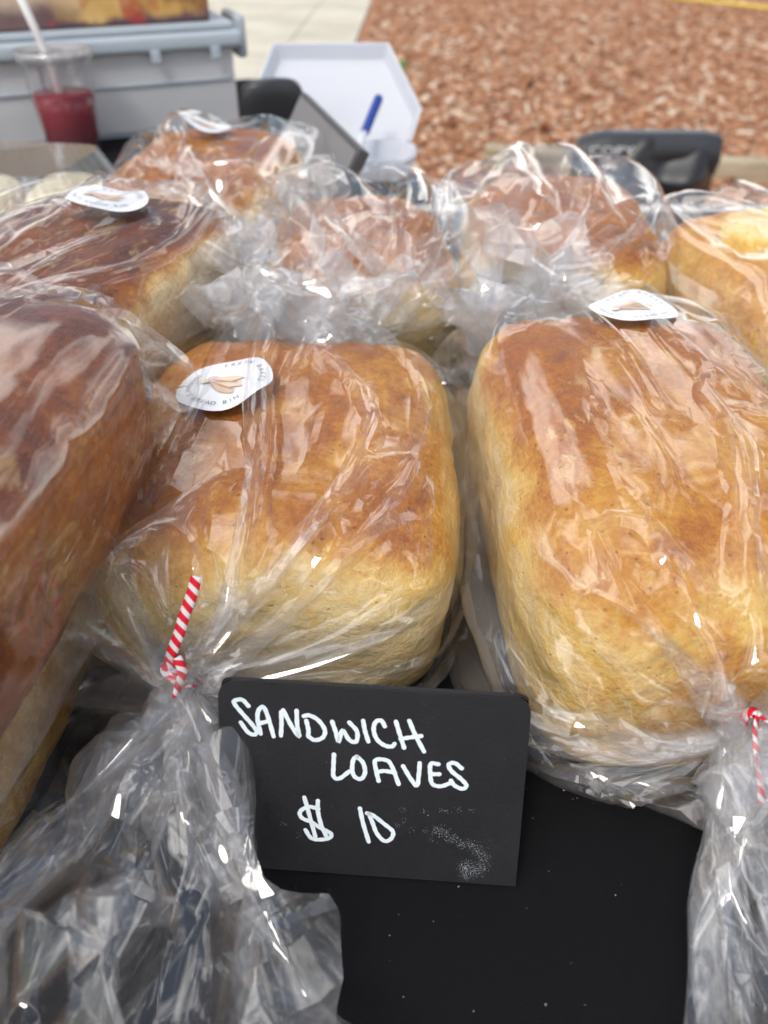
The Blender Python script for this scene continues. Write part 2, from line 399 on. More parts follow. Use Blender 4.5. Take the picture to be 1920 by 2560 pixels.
        w1 = vnoise(q3, 22, seed + 61) * .45; disp = np.zeros((ns, nt_)); tail_ = sstep(s3 - .01, s3 + .03, S2); rear_ = 1 - sstep(0, .05, S2)
        for k in range(8):
            a_ = rng.uniform(0, math.pi); wl = rng.uniform(.010, .05); msk = sstep(-.1, .45, vnoise(q3 + k * 3.7, rng.uniform(14, 30), seed + 200 + k))
            nc = max(1, round(math.cos(a_) * C_ / wl))      # whole number of folds round the tube, so the pattern closes
            ph = nc * T2_ / C_ + math.sin(a_) * S2 / wl + w1 + rng.uniform(0, 1)
            disp += tri(ph) * msk * wl * .075 * (1 - tail_ * .85)
        for k in range(5):                                  # the loose end: a few long straight folds that leave flat facets
            a_ = rng.uniform(.1, math.pi - .1); wl = rng.uniform(.035, .085); nc = max(1, round(math.cos(a_) * C_ / wl))
            disp += tri(nc * T2_ / C_ + math.sin(a_) * S2 / wl + w1 * .25 + rng.uniform(0, 1)) * wl * .17 * tail_
        fl_ = crease * (.20 + .8 * tail_ + .5 * rear_) * (.55 + .2 * tail_ + .45 * np.clip(vnoise(q3, 12, seed + 77) * 2, -1, 1))
        disp *= fl_
        pl = 0                                              # fine pleats that fan out of the tie
        for nf, amp_ in ((37, 1.0), (61, .6), (23, .9)):
            msk = .35 + .65 * sstep(-.2, .4, vnoise(q3 * np.array([1, 1, .25]), 40, seed + nf)); pl = pl + tri(nf * T2_ / C_ + .35 * vnoise(q3 * np.array([1, 1, .5]), 16, seed + 5 + nf)) * msk * amp_
        ds = np.abs(S2 - s3); near = np.where(S2 < s3, np.exp(-ds / .055), np.exp(-ds / .025)) * sstep(0, .012, ds)
        disp = disp + pl * near * .0017 * crease
        X = X + N_ * disp[..., None]; Pn = X.reshape(-1, 3).astype(np.float32)
        for b in bodies: Pn = b.push(Pn, None, .0012)
        np.maximum(Pn[:, 2], floor, out=Pn[:, 2])
    gap = np.full(len(Pn), 1.0)
    for b in bodies: gap = np.minimum(gap, np.clip(b.dist(Pn), 0, 1))
    cl = sstep(-.25, .35, fbm(Pn + seed, 34, seed + 9, 3)); onl = (np.repeat(np.linspace(0, s4, ns), nt_) < s3 + .01)
    sr = np.repeat(np.linspace(0, s4, ns), nt_); fog_ = fogb + fog * sstep(.0016, .006, gap) * (.2 + .8 * cl) * np.where(onl, 1, tfog) + .13 * np.exp(-np.abs(sr - s3) / np.where(sr > s3, .034, .016))
    i = np.arange(ns - 1)[:, None] * nt_ + np.arange(nt_)[None]; j = np.arange(ns - 1)[:, None] * nt_ + (np.arange(nt_)[None] + 1) % nt_
    Fc = np.stack([i, j, j + nt_, i + nt_], -1).reshape(-1, 4)
    o = link_mesh('plastic_bag', Pn, Fc, M[mat], attrs={'fog': fog_})
    if dec:                                                 # film bends in flat facets between straight creases, not in smooth waves
        md = o.modifiers.new('facet', 'DECIMATE'); md.ratio = dec; dg = bpy.context.evaluated_depsgraph_get()
        m2 = bpy.data.meshes.new_from_object(o.evaluated_get(dg)); o.modifiers.clear(); old = o.data; o.data = m2; bpy.data.meshes.remove(old); m2.name = 'plastic_bag'
        bm = bmesh.new(); bm.from_mesh(m2); thr = math.radians(sharp)
        for e_ in bm.edges: e_.smooth = e_.calc_face_angle(0) < thr
        for f_ in bm.faces: f_.smooth = True
        bm.to_mesh(m2); bm.free(); m2.update()
    return tag(o, label, 'bag', group)

# ------------------------------------------------------------------ ground, path, kerb
def mulch_mat():
    g = G('mulch'); ob = g.obj()
    c = g.ramp(g.noise(26, 6, .7, ob), [(.3, (.16, .06, .035)), (.48, (.42, .19, .10)), (.6, (.56, .31, .18)), (.72, (.68, .52, .38))])
    c = g.mixc(g.rng(g.noise(1.1, 3, .6, ob), .4, .7, 0, .35), c, (.40, .25, .17))
    return g.done(g.bsdf(c, .9, .15, g.bump(g.noise(30, 5, .7, ob), .8, .03)))
M['mulch'] = mulch_mat()
o = link_mesh('ground', [(-900, -900, -.75), (900, -900, -.75), (900, 900, -.75), (-900, 900, -.75)], [(0, 1, 2, 3)], M['mulch'], smooth=False); tag(o, kind='structure')

def chip_mat():
    g = G('mulch_chip'); t = g.n('ShaderNodeAttribute', attribute_name='tone').outputs['Fac']
    c = g.ramp(t, [(0, (.17, .06, .035)), (.3, (.40, .175, .085)), (.6, (.56, .31, .175)), (.8, (.72, .56, .42)), (1, (.78, .68, .54))])
    return g.done(g.bsdf(c, .8, .25))
rng = np.random.default_rng(5)
NCH = 24000
dpt = 2.3 + 9.5 * rng.random(NCH) ** 1.15; ang = rng.uniform(-.10, .62, NCH)
cx_ = dpt * np.tan(ang); ok = cx_ > -.43 + .035 * dpt + .05
dpt, cx_ = dpt[ok], cx_[ok]; n_ = len(dpt)
ln = .012 + .085 * rng.random(n_) ** 2.2; wd = ln * rng.uniform(.25, .6, n_); tk = rng.uniform(.004, .012, n_); yw = rng.uniform(0, math.pi, n_); tl_ = rng.normal(0, .35, n_)
cub = np.array([(x, y, z) for x in (-.5, .5) for y in (-.5, .5) for z in (-.5, .5)])
V = cub[None] * np.stack([ln, wd, tk], -1)[:, None] * np.array([1, 1, 1]); V[:, 4:, 1] *= .6
zz = V[..., 2] + V[..., 0] * np.tan(tl_)[:, None] * .7
X = V[..., 0] * np.cos(yw)[:, None] - V[..., 1] * np.sin(yw)[:, None] + cx_[:, None]; Y = V[..., 0] * np.sin(yw)[:, None] + V[..., 1] * np.cos(yw)[:, None] + dpt[:, None]
VV = np.stack([X, Y, zz - .742], -1).reshape(-1, 3)
qf = np.array([(0, 1, 3, 2), (4, 6, 7, 5), (0, 4, 5, 1), (2, 3, 7, 6), (0, 2, 6, 4), (1, 5, 7, 3)])
FF = (np.arange(n_)[:, None, None] * 8 + qf[None]).reshape(-1, 4)
o = link_mesh('mulch_chips', VV, FF, chip_mat(), smooth=False, attrs={'tone': np.repeat(np.clip(rng.beta(1.8, 1.9, n_), 0, 1), 8)})
tag(o, 'loose reddish brown wood chip mulch covering the ground', 'mulch', kind='stuff')

def concrete_mat():
    g = G('concrete'); ob = g.obj()
    c = g.ramp(g.noise(1.3, 6, .6, ob), [(.3, (.46, .42, .33)), (.55, (.60, .56, .46)), (.75, (.68, .65, .56))])
    return g.done(g.bsdf(c, .85, .2, g.bump(g.noise(60, 4, .6, ob), .3, .01)))
M['concrete'] = concrete_mat()
def edge(y): return -.46 + .0349 * y
path = link_mesh('path', [(-7, -3, -.746), (edge(-3), -3, -.746), (edge(45), 45, -.746), (-7, 45, -.746)], [(0, 1, 2, 3)], plain('path_bed', (.20, .18, .14), .9, .1), smooth=False); tag(path, kind='structure')
for row in range(7):                                        # poured slabs with open joints
    y0 = 1.2 + row * 2.6; y1 = y0 + 2.585
    for (xa, xb) in ((None, -.005), (-1.95, -.485), (-3.45, -1.965)):
        xs = [(-.475 + .0349 * y if xa is None else xa + .0349 * y, edge(y) - .002 if xa is None else xb + .0349 * y) for y in (y0, y1)]
        if xa is None: xs = [(edge(y) - .50, edge(y) - .003) for y in (y0, y1)]
        else: xs = [(edge(y) + xa - .02, edge(y) + xb - .02 - .005) for y in (y0, y1)]
        vs_ = [(xs[0][0], y0, -.75), (xs[0][1], y0, -.75), (xs[1][1], y1, -.75), (xs[1][0], y1, -.75)]; vs_ += [(x, y, -.735) for x, y, z in vs_]
        link_mesh('slab', vs_, [(4, 5, 6, 7), (0, 1, 5, 4), (1, 2, 6, 5), (2, 3, 7, 6), (3, 0, 4, 7)], M['concrete'], path, smooth=False)

kerb = empty('landscape_edging', (.45, 3.72, -.75), math.atan2(-.21, 1.0))
tag(kerb, 'pale weathered edging timbers lying end to end across the mulch', 'edging')
def timber_mat():
    g = G('weathered_timber'); ob = g.obj(); mpn = g.n('ShaderNodeMapping', {'Vector': ob, 'Scale': (.6, 6, 6)}).outputs[0]
    return g.done(g.bsdf(g.ramp(g.noise(6, 5, .6, mpn), [(.3, (.26, .20, .13)), (.6, (.48, .41, .29)), (.8, (.58, .52, .40))]), .9, .1))
M['timber'] = timber_mat()
for k in range(4):
    bm = box_bm(k * 1.21, k * 1.21 + 1.2, -.05, .05, -.02, .085); bm_obj('timber', bm, M['timber'], kerb, bevel=.012)

# yellow cord across the far mulch
def tube(name, pts, r, mat, parent=None, seg=8, close=False):
    pts = [Vector(p) for p in pts]; V = []; Fc = []; prevn = None
    for i, p in enumerate(pts):
        t = (pts[min(i + 1, len(pts) - 1)] - pts[max(i - 1, 0)]).normalized()
        nrm = t.cross(Vector((0, 0, 1)) if abs(t.z) < .9 else Vector((1, 0, 0))).normalized() if prevn is None else (prevn - t * prevn.dot(t)).normalized()
        prevn = nrm; bn = t.cross(nrm); rr = r(i / (len(pts) - 1)) if callable(r) else r
        for k in range(seg):
            a_ = k / seg * 2 * math.pi; V.append(p + (nrm * math.cos(a_) + bn * math.sin(a_)) * rr)
    for i in range(len(pts) - 1):
        for k in range(seg): Fc.append((i * seg + k, i * seg + (k + 1) % seg, (i + 1) * seg + (k + 1) % seg, (i + 1) * seg + k))
    Fc.append(tuple(range(seg - 1, -1, -1))); b0 = (len(pts) - 1) * seg; Fc.append(tuple(range(b0, b0 + seg)))
    return link_mesh(name, V, Fc, mat, parent)
def catmull(pts, n=8):
    pts = [np.array(p, float) for p in pts]; P_ = [2 * pts[0] - pts[1]] + pts + [2 * pts[-1] - pts[-2]]; out_ = []
    for i in range(1, len(P_) - 2):
        for k in range(n):
            t = k / n; a_, b_, c_, d_ = P_[i - 1:i + 3]
            out_.append(.5 * (2 * b_ + (c_ - a_) * t + (2 * a_ - 5 * b_ + 4 * c_ - d_) * t * t + (3 * b_ - a_ - 3 * c_ + d_) * t ** 3))
    return out_ + [pts[-1]]
o = tube('yellow_cord', catmull([(1.6, 11.5, -.725), (2.3, 10.4, -.72), (2.81, 9.66, -.72), (3.3, 9.1, -.715), (3.7, 8.70, -.72), (4.6, 8.3, -.72)], 10), .018, plain('yellow_rubber', (.72, .52, .10), .6))
tag(o, 'thin yellow cord lying across the far mulch', 'cord')

# small weeds in the mulch
M['weed'] = plain('weed_leaf', (.10, .22, .05), .7, .3, 8, .3)
for (x, y, label) in ((.105, 5.7, 'small green weed in the mulch beside the open white container'),):
    rr = random.Random(int(x * 100)); V = []; Fc = []
    for k in range(22):
        a_ = rr.uniform(0, 6.28); l_ = rr.uniform(.05, .11); h_ = rr.uniform(.03, .09); w_ = rr.uniform(.008, .016); c_, s_ = math.cos(a_), math.sin(a_); b0 = len(V)
        V += [(0, 0, 0), (c_ * l_ * .5 - s_ * w_, s_ * l_ * .5 + c_ * w_, h_), (c_ * l_, s_ * l_, h_ * .7), (c_ * l_ * .5 + s_ * w_, s_ * l_ * .5 - c_ * w_, h_)]; Fc.append((b0, b0 + 1, b0 + 2, b0 + 3))
    o = link_mesh('weed', V, Fc, M['weed'], smooth=False); o.location = (x, y, -.75); tag(o, label, 'weed')

# ------------------------------------------------------------------ tables and black cloths
def cloth_mat():
    g = G('black_stretch_cloth'); ob = g.obj()
    h = g.noise(1400, 2, .6, ob)
    c = g.ramp(h, [(.2, (.006, .006, .007)), (.9, (.009, .009, .0105))])
    lint = g.rng(g.noise(420, 1, .5, ob), .77, .80, 0, .5); c = g.mixc(lint, c, (.4, .38, .36))
    return g.done(g.bsdf(c, .85, .12, g.bump(h, .35, .0006)))
M['cloth'] = cloth_mat(); M['tabletop'] = plain('grey_plastic_top', (.46, .46, .45), .5, .4, 20, .08); M['steel'] = plain('grey_steel', (.25, .25, .26), .4, .5, Metallic=.8)
def draped(name, outline, z, drop, mat, label, sub=14):
    """cloth pulled over a table: flat top, rounded edge, skirt with shallow folds"""
    n = len(outline); pts = []
    for i in range(n):
        p, q = np.array(outline[i]), np.array(outline[(i + 1) % n]); k = max(1, int(np.linalg.norm(q - p) / .03))
        for j in range(k): pts.append(p + (q - p) * j / k)
    pts = np.array(pts); m = len(pts); c = pts.mean(0); V = [(*p, z) for p in pts]; Fc = [tuple(range(m))]
    d = np.roll(pts, -1, 0) - np.roll(pts, 1, 0); nrm = np.stack([d[:, 1], -d[:, 0]], -1); nrm /= np.linalg.norm(nrm, axis=1)[:, None]
    for r_, (o_, dz) in enumerate(((.004, -.002), (.006, -.008), (.007, -.2 * drop), (.010, -.6 * drop), (.014, -drop))):
        wv = np.sin(np.arange(m) * .55) * .012 * max(0, r_ - 2) / 2
        for p, nn, w_ in zip(pts, nrm, wv): V.append((*(p + nn * (o_ + w_)), z + dz))
        b0 = r_ * m
        for i in range(m): Fc.append((b0 + i, b0 + m + i, b0 + m + (i + 1) % m, b0 + (i + 1) % m))
    o = link_mesh(name, V, Fc, mat, smooth=False); return tag(o, label, 'tablecloth')
T1 = [(-.95, -.32), (.85, -.32), (.85, .808), (-.95, .808)]
draped('tablecloth', T1, 0, .68, M['cloth'], 'black stretch tablecloth under the bagged sandwich loaves')
tb = empty('folding_table', (0, 0, -.75)); tag(tb, 'table with pale grey top edge showing past the black cloth', 'table')
bm_obj('tabletop', box_bm(-.93, .93, -.31, .852, .715, .745), M['tabletop'], tb, bevel=.006)
for x in (-.85, .85):
    for y in (-.25, .79): bm_obj('leg', box_bm(x - .015, x + .015, y - .015, y + .015, 0, .714), M['steel'], tb, bevel=.004)
arc = [(-.165 - .07 * math.sin(t) * 0 + .0 - .06 * (1 - math.cos(t)), 1.40 + .075 * math.sin(t)) for t in np.linspace(0, math.pi / 2, 7)]
T2 = [(-1.5, .868), (.066, .868)] + arc + [(-1.5, 1.0)]
T2 = [(-1.5, .868), (.066, .868)] + arc + [(-.6, 1.34), (-1.5, .98)]
draped('tablecloth', T2, -.001, .68, M['cloth'], 'black cloth on the rear table under the storage bin and drink cup')
tb2 = empty('side_table', (0, 0, -.75)); tag(tb2, 'rear table hidden under black cloth carrying the storage bin', 'table')
bm = bmesh.new(); lo_ = [bm.verts.new((x, y, .715)) for x, y in [(-1.48, .88), (.045, .88), (-.18, 1.39), (-.6, 1.31), (-1.48, .96)]]
f = bm.faces.new(lo_); r_ = bmesh.ops.extrude_face_region(bm, geom=[f]); bmesh.ops.translate(bm, verts=[v for v in r_['geom'] if isinstance(v, bmesh.types.BMVert)], vec=(0, 0, .03))
bm_obj('tabletop', bm, M['tabletop'], tb2)
for x, y in ((-1.4, .92), (0, .92), (-.2, 1.3), (-.9, 1.15)): bm_obj('leg', box_bm(x - .015, x + .015, y - .015, y + .015, 0, .714), M['steel'], tb2, bevel=.004)

# ------------------------------------------------------------------ loaves
LA = Loaf(-.041, .279, .002, .145, .180, .092, yaw=-2, px=5.0, py=5.5, qt=2.8)
LB = Loaf(.110, .270, .002, .136, .225, .103, yaw=2, px=4.6, py=5.0)
LD = Loaf(-.180, .200, .002, .130, .20, .074, yaw=-3)
LC = Loaf(-.155, .180, .078, .134, .20, .078, yaw=-7, px=4.6, py=5, qt=3.2)
LF = Loaf(-.172, .400, .002, .130, .19, .060, yaw=-15)
LE = Loaf(-.160, .388, .063, .130, .19, .066, yaw=-17)
LG = Loaf(-.140, .655, .002, .140, .19, .100, yaw=-8)
LH = Loaf(-.015, .505, .002, .125, .17, .094, yaw=3)
LI = Loaf(.116, .525, .002, .130, .18, .100, yaw=-4)
LJ = Loaf(.250, .455, .002, .135, .19, .098, yaw=6)
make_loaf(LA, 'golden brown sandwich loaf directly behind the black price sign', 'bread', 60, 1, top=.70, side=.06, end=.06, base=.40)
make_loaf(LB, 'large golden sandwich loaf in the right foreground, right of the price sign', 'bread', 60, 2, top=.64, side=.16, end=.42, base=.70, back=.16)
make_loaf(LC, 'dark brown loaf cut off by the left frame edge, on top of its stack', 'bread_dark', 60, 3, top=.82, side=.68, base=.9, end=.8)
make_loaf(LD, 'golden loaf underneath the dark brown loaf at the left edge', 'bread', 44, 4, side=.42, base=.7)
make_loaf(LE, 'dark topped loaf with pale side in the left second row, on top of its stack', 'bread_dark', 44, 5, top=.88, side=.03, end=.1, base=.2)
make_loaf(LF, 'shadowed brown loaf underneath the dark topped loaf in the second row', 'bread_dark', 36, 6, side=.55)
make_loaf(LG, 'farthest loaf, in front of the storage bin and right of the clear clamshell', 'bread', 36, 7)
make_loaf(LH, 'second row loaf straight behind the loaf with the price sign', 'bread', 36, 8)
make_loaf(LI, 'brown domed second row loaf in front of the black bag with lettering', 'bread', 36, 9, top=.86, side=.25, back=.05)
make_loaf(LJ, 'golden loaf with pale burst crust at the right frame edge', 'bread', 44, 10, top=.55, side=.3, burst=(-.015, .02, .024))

# ------------------------------------------------------------------ bags
BG = {}
FAST = False
BG['A'] = make_bag(LA, 'clear bag around the loaf behind the price sign, striped tie at its left front', tie=(-.0695, .1715, .05), tail=(-.10, -1, -.20), tlen=.18, tw=.080, tt=.045, seed=1, C_=.53, gather=.075, tfog=.35, crum=.011, cscale=26)
BG['B'] = make_bag(LB, 'clear bag around the large golden loaf in the right foreground', tie=(.1153, .154, .050), tail=(.18, -1, -.2), tlen=.16, tw=.058, tt=.04, seed=2, C_=.525, gather=.072, tfog=.45, crum=.011, cscale=26)
BG['C'] = make_bag(LC, 'clear bag around the dark loaf cut off by the left frame edge', tie=(-.175, .045, .105), tail=(-.5, -1, -.2), tlen=.05, tw=.04, seed=13, C_=.425, nt0=80, pleat=.009, floor=.074, fog=.035, rear_pad=.012, crease=2.2, mat='film_scuffed')
BG['D'] = make_bag(LD, 'clear bag around the golden loaf underneath the stack at the left edge', tie=(-.195, .065, .03), tail=(-.5, -1, -.1), tlen=.04, tw=.04, seed=4, C_=.50, nt0=64, levels=1, fine=False, dec=.35, fog=.012, steps=(80, 0))
BG['E'] = make_bag(LE, 'clear bag with round sticker around the dark topped loaf in the second row', tie=(-.205, .262, .105), tail=(-.3, -.3, 1), tlen=.03, tw=.02, seed=5, C_=.49, nt0=80, gather=.05, floor=.060, fog=.04, steps=(90, 32))
BG['F'] = make_bag(LF, 'clear bag around the shadowed loaf under the second row stack', tie=(-.215, .285, .04), tail=(-.5, -.3, 0), tlen=.03, tw=.02, seed=6, C_=.46, nt0=64, levels=1, fine=False, dec=.35, gather=.05, fog=.03, steps=(70, 0))
BG['G'] = make_bag(LG, 'clear bag with round sticker around the farthest loaf by the bin', tie=(-.09, .545, .065), tail=(.75, -.3, .5), tlen=.10, tw=.06, tt=.03, seed=7, C_=.56, nt0=72, steps=(85, 30), pleat=.012)
BG['H'] = make_bag(LH, 'clear bag with upright crumpled end, behind the loaf with the price sign', tie=(-.036, .388, .060), tail=(-.05, -.22, 1), tlen=.105, tw=.066, tt=.03, grav=3e-6, seed=8, C_=.54, nt0=80, steps=(85, 34), others=[LA], pleat=.013, crum=.014, tsm=8, tfog=1.6, fog=.09, crease=1.5)
BG['I'] = make_bag(LI, 'clear bag with crumpled end around the brown domed second row loaf', tie=(.068, .410, .062), tail=(.15, -.2, 1), tlen=.085, tw=.060, tt=.035, grav=3e-6, seed=9, C_=.56, nt0=80, steps=(85, 34), others=[LB], pleat=.014, crum=.015, tsm=8, tfog=2.2, fog=.09, crease=1.5)
BG['J'] = make_bag(LJ, 'clear bag around the loaf with burst crust at the right edge', tie=(.236, .335, .06), tail=(.1, .1, 1), tlen=.06, tw=.05, tt=.03, seed=10, C_=.56, nt0=72, steps=(85, 30), pleat=.012)

# ------------------------------------------------------------------ round stickers on the bags
from mathutils.bvhtree import BVHTree
def text_shapes(txt, size):
    cu = bpy.data.curves.new('t', 'FONT'); cu.body = txt; cu.size = size; cu.align_x = 'CENTER'; cu.resolution_u = 2
    to = bpy.data.objects.new('t', cu); COL.objects.link(to); dg = bpy.context.evaluated_depsgraph_get(); me = bpy.data.meshes.new_from_object(to.evaluated_get(dg))
    V = [tuple(v.co)[:2] for v in me.vertices]; Fc = [tuple(p.vertices) for p in me.polygons]; bpy.data.objects.remove(to); bpy.data.curves.remove(cu); bpy.data.meshes.remove(me)
    return V, Fc
def arc_text(txt, rad, mid, step, size, inward):
    V, Fc = [], []
    for i, ch in enumerate(txt):
        if ch == ' ': continue
        v, f = text_shapes(ch, size); k = i - (len(txt) - 1) / 2
        ph = mid - k * step if inward else mid + k * step
        ro = ph - math.pi / 2 if inward else ph + math.pi / 2; b0 = len(V)
        for x, y in v: V.append((rad * math.cos(ph) + x * math.cos(ro) - y * math.sin(ro), rad * math.sin(ph) + x * math.sin(ro) + y * math.cos(ro)))
        Fc += [tuple(j + b0 for j in q) for q in f]
    return V, Fc
def merge(*ps):
    V, Fc = [], []
    for v, f in ps: b0 = len(V); V += v; Fc += [tuple(j + b0 for j in q) for q in f]
    return V, Fc
def blob(cx, cy, rx, ry, rot, n=14, pinch=0):
    V = []
    for k in range(n):
        t = k / n * 2 * math.pi; x = math.cos(t) * rx; y = math.sin(t) * ry * (1 - pinch * abs(math.cos(t)))
        V.append((cx + x * math.cos(rot) - y * math.sin(rot), cy + x * math.sin(rot) + y * math.cos(rot)))
    return V, [tuple(range(n))]
RS = .0205
LETTERS = merge(arc_text("HANNAH'S BREAD BIN", RS * .80, -math.pi / 2, .155, .0034, False), arc_text('FRESH BAKED', RS * .74, math.pi / 2, .19, .0034, True))
ART = [((.62, .36, .17), merge(blob(.000, -.0005, .0085, .0030, .35, pinch=.3), blob(.003, -.003, .0075, .0026, .1, pinch=.3))),
       ((.75, .52, .28), merge(blob(-.001, .003, .0075, .0024, .55, pinch=.4), blob(.004, .001, .0065, .0020, .25, pinch=.4))),
       ((.70, .42, .40), blob(-.0065, -.001, .0030, .0026, .2)), ((.80, .70, .42), blob(-.0080, -.0045, .0024, .0020, 1.0)),
       ((.38, .20, .14), merge(blob(.001, .0012, .0080, .00035, .38), blob(.003, -.0018, .0072, .0003, .15), blob(-.004, -.004, .0050, .0003, -.3)))]
M['paper'] = plain('white_sticker_paper', (.84, .85, .88), .35, .5); M['ink'] = plain('grey_ink', (.26, .26, .30), .6, .2)
ARTM = [plain('print_colour', tuple(.7 * x + .3 * .8 for x in c), .5, .3) for c, _ in ART]
def sticker(bag, lf, lx, ly, rot, label=None, r=RS, detail=True):
    me = bag.data; V = np.empty(len(me.vertices) * 3); me.vertices.foreach_get('co', V); V = V.reshape(-1, 3)
    tree = BVHTree.FromPolygons(V.tolist(), [tuple(p.vertices) for p in me.polygons])
    # seat: a spot on the crown and the loaf's normal there
    z = np.linspace(0, lf.h * 1.1, 400); pz = lf.F(np.stack([np.full(400, lx), np.full(400, ly), z], -1)); zt = z[np.where(pz < 1)[0][-1]]
    p = np.array([[lx, ly, zt]], np.float32); d, n = lf.dist_n(p); n = n[0] @ lf.M.T; c = lf.wor(p)[0]
    n = n / np.linalg.norm(n); t1 = np.cross(n, [0, 1., 0]); t1 /= np.linalg.norm(t1); t2 = np.cross(n, t1) * -1
    if np.dot(np.cross(t1, t2), n) < 0: t2 = -t2
    c_, s_ = math.cos(rot), math.sin(rot); u1 = t1 * c_ + t2 * s_; u2 = -t1 * s_ + t2 * c_
    # height of the outer film over the seat, smoothed as stiff paper would
    m = 15; gs = np.linspace(-1.08 * r, 1.08 * r, m); H = np.zeros((m, m))
    for i, x in enumerate(gs):
        for j, y in enumerate(gs):
            o_ = Vector(c + u1 * x + u2 * y + n * .022); hit = tree.ray_cast(o_, Vector(-n), .045); H[i, j] = .022 - hit[3] if hit[0] is not None else -.02
    for _ in range(14):
        A_ = np.pad(H, 1, mode='edge'); S_ = (A_[:-2, 1:-1] + A_[2:, 1:-1] + A_[1:-1, :-2] + A_[1:-1, 2:]) / 4; H = np.maximum(.4 * H + .6 * S_, S_)
    def mp(x, y, lift):
        fx = np.clip((x / (1.08 * r) + 1) / 2 * (m - 1), 0, m - 1.001); fy = np.clip((y / (1.08 * r) + 1) / 2 * (m - 1), 0, m - 1.001); i, j = int(fx), int(fy); a_, b_ = fx - i, fy - j
        h = H[i, j] * (1 - a_) * (1 - b_) + H[i + 1, j] * a_ * (1 - b_) + H[i, j + 1] * (1 - a_) * b_ + H[i + 1, j + 1] * a_ * b_
        return tuple(c + u1 * x + u2 * y + n * (h + lift))
    V = [mp(0, 0, .0006)]; Fc = []; nr, na = 9, 40
    for k in range(1, nr + 1):
        for a_ in range(na): t = a_ / na * 2 * math.pi; V.append(mp(r * k / nr * math.cos(t), r * k / nr * math.sin(t), .0006))
    for a_ in range(na):
        Fc.append((0, 1 + a_, 1 + (a_ + 1) % na))
        for k in range(nr - 1): b0 = 1 + k * na; Fc.append((b0 + a_, b0 + na + a_, b0 + na + (a_ + 1) % na, b0 + (a_ + 1) % na))
    st = link_mesh('sticker', V, Fc, M['paper'], bag)
    if label: st['label'] = label
    if detail: link_mesh('lettering', [mp(x, y, .0009) for x, y in LETTERS[0]], LETTERS[1], M['ink'], st, smooth=False)
    for (col_, (v, f)), am, k in zip(ART, ARTM, range(9)): link_mesh('bread_drawing', [mp(x, y, .0009 + .00012 * (k + 1)) for x, y in v], f, am, st, smooth=False)
    return st
sticker(BG['A'], LA, -.026, .010, 2.3)
sticker(BG['B'], LB, .010, .078, 2.9)
sticker(BG['E'], LE, .010, .030, 2.7)
sticker(BG['G'], LG, -.008, .030, 3.3, detail=False)

# ------------------------------------------------------------------ striped paper ties
def stripe_mat():
    g = G('red_white_stripe'); sx = g.n('ShaderNodeSeparateXYZ', {0: g.uv()})
    v = g.math('DIVIDE', g.math('FLOOR', g.math('MULTIPLY', sx.outputs[1], 6)), 6)
    ph = g.math('FRACT', g.math('ADD', g.math('MULTIPLY', sx.outputs[0], 235.0), g.math('MULTIPLY', v, .55)))
    return g.done(g.bsdf(g.mixc(g.math('GREATER_THAN', ph, .44), (.80, .78, .79), (.72, .012, .035)), .55, .3))
M['stripe'] = stripe_mat()
def ribbon(pts, wid, face, twist=0.0, n=8, name='twist_tie', parent=None, width_fn=None):
    P_ = catmull(pts, n); V, Fc, U_ = [], [], []; s_ = 0
    for i, p in enumerate(P_):
        t = P_[min(i + 1, len(P_) - 1)] - P_[max(i - 1, 0)]; t = t / (np.linalg.norm(t) + 1e-9); k = i / (len(P_) - 1)
        fc = np.array(face, float); side = np.cross(t, fc); side /= np.linalg.norm(side) + 1e-9; up_ = np.cross(side, t); a_ = twist * k if not callable(twist) else twist(k)
        sd = side * math.cos(a_) + up_ * math.sin(a_); nn = np.cross(sd, t); ww = wid
        if i: s_ += np.linalg.norm(p - P_[i - 1])
        for e_, lf_ in ((-.5, 0), (-.17, .12), (.17, .12), (.5, 0)): V.append(p + sd * ww * e_ + nn * lf_ * ww * .6); U_.append((s_, e_ + .5))
        for e_, lf_ in ((.5, 0), (-.5, 0)): V.append(p + sd * ww * e_ * .98 - nn * .0004); U_.append((s_, e_ + .5))
        if i:
            b0 = (i - 1) * 6
            for q in range(6): Fc.append((b0 + q, b0 + (q + 1) % 6, b0 + 6 + (q + 1) % 6, b0 + 6 + q))
    e0 = (len(P_) - 1) * 6; Fc += [(5, 4, 3, 2, 1, 0), tuple(range(e0, e0 + 6))]
    return link_mesh(name, V, Fc, M['stripe'], parent, uv=U_)
def ring_pts(c, ax, r, a0, a1, n=12):
    ax = np.array(ax, float); ax /= np.linalg.norm(ax); x = np.cross(ax, [0, 0, 1.]); x /= np.linalg.norm(x); y = np.cross(ax, x)
    return [np.array(c) + (x * math.cos(t) + y * math.sin(t)) * r for t in np.linspace(a0, a1, n)]
toC = (0, -.62, .78)
ta = empty('twist_tie', (0, 0, 0)); tag(ta, 'red and white striped paper tie standing up from the bag behind the price sign', 'twist tie', 'striped bag ties')
ribbon([(-.0590, .1800, .0930), (-.0610, .1774, .0872), (-.0638, .1746, .0809), (-.0656, .1722, .0758), (-.0675, .1706, .0718), (-.0690, .1692, .0679), (-.0698, .1679, .0640), (-.0690, .1662, .0600)], .0037, toC, lambda k: .25 - .5 * k ** 4, name='tie_end', parent=ta)
ribbon([(-.0668, .1676, .0690), (-.0656, .1664, .0669), (-.0652, .1650, .0640), (-.0662, .1629, .0612), (-.0673, .1605, .0580)], .0032, toC, 1.25, name='tie_end', parent=ta)
ribbon([(-.0698, .1679, .0655), (-.0712, .1672, .0632), (-.0688, .1660, .0612), (-.0672, .1655, .0598), (-.0655, .1652, .0590), (-.0630, .1668, .0560)], .0034, toC, 1.6, name='tie_twist', parent=ta)
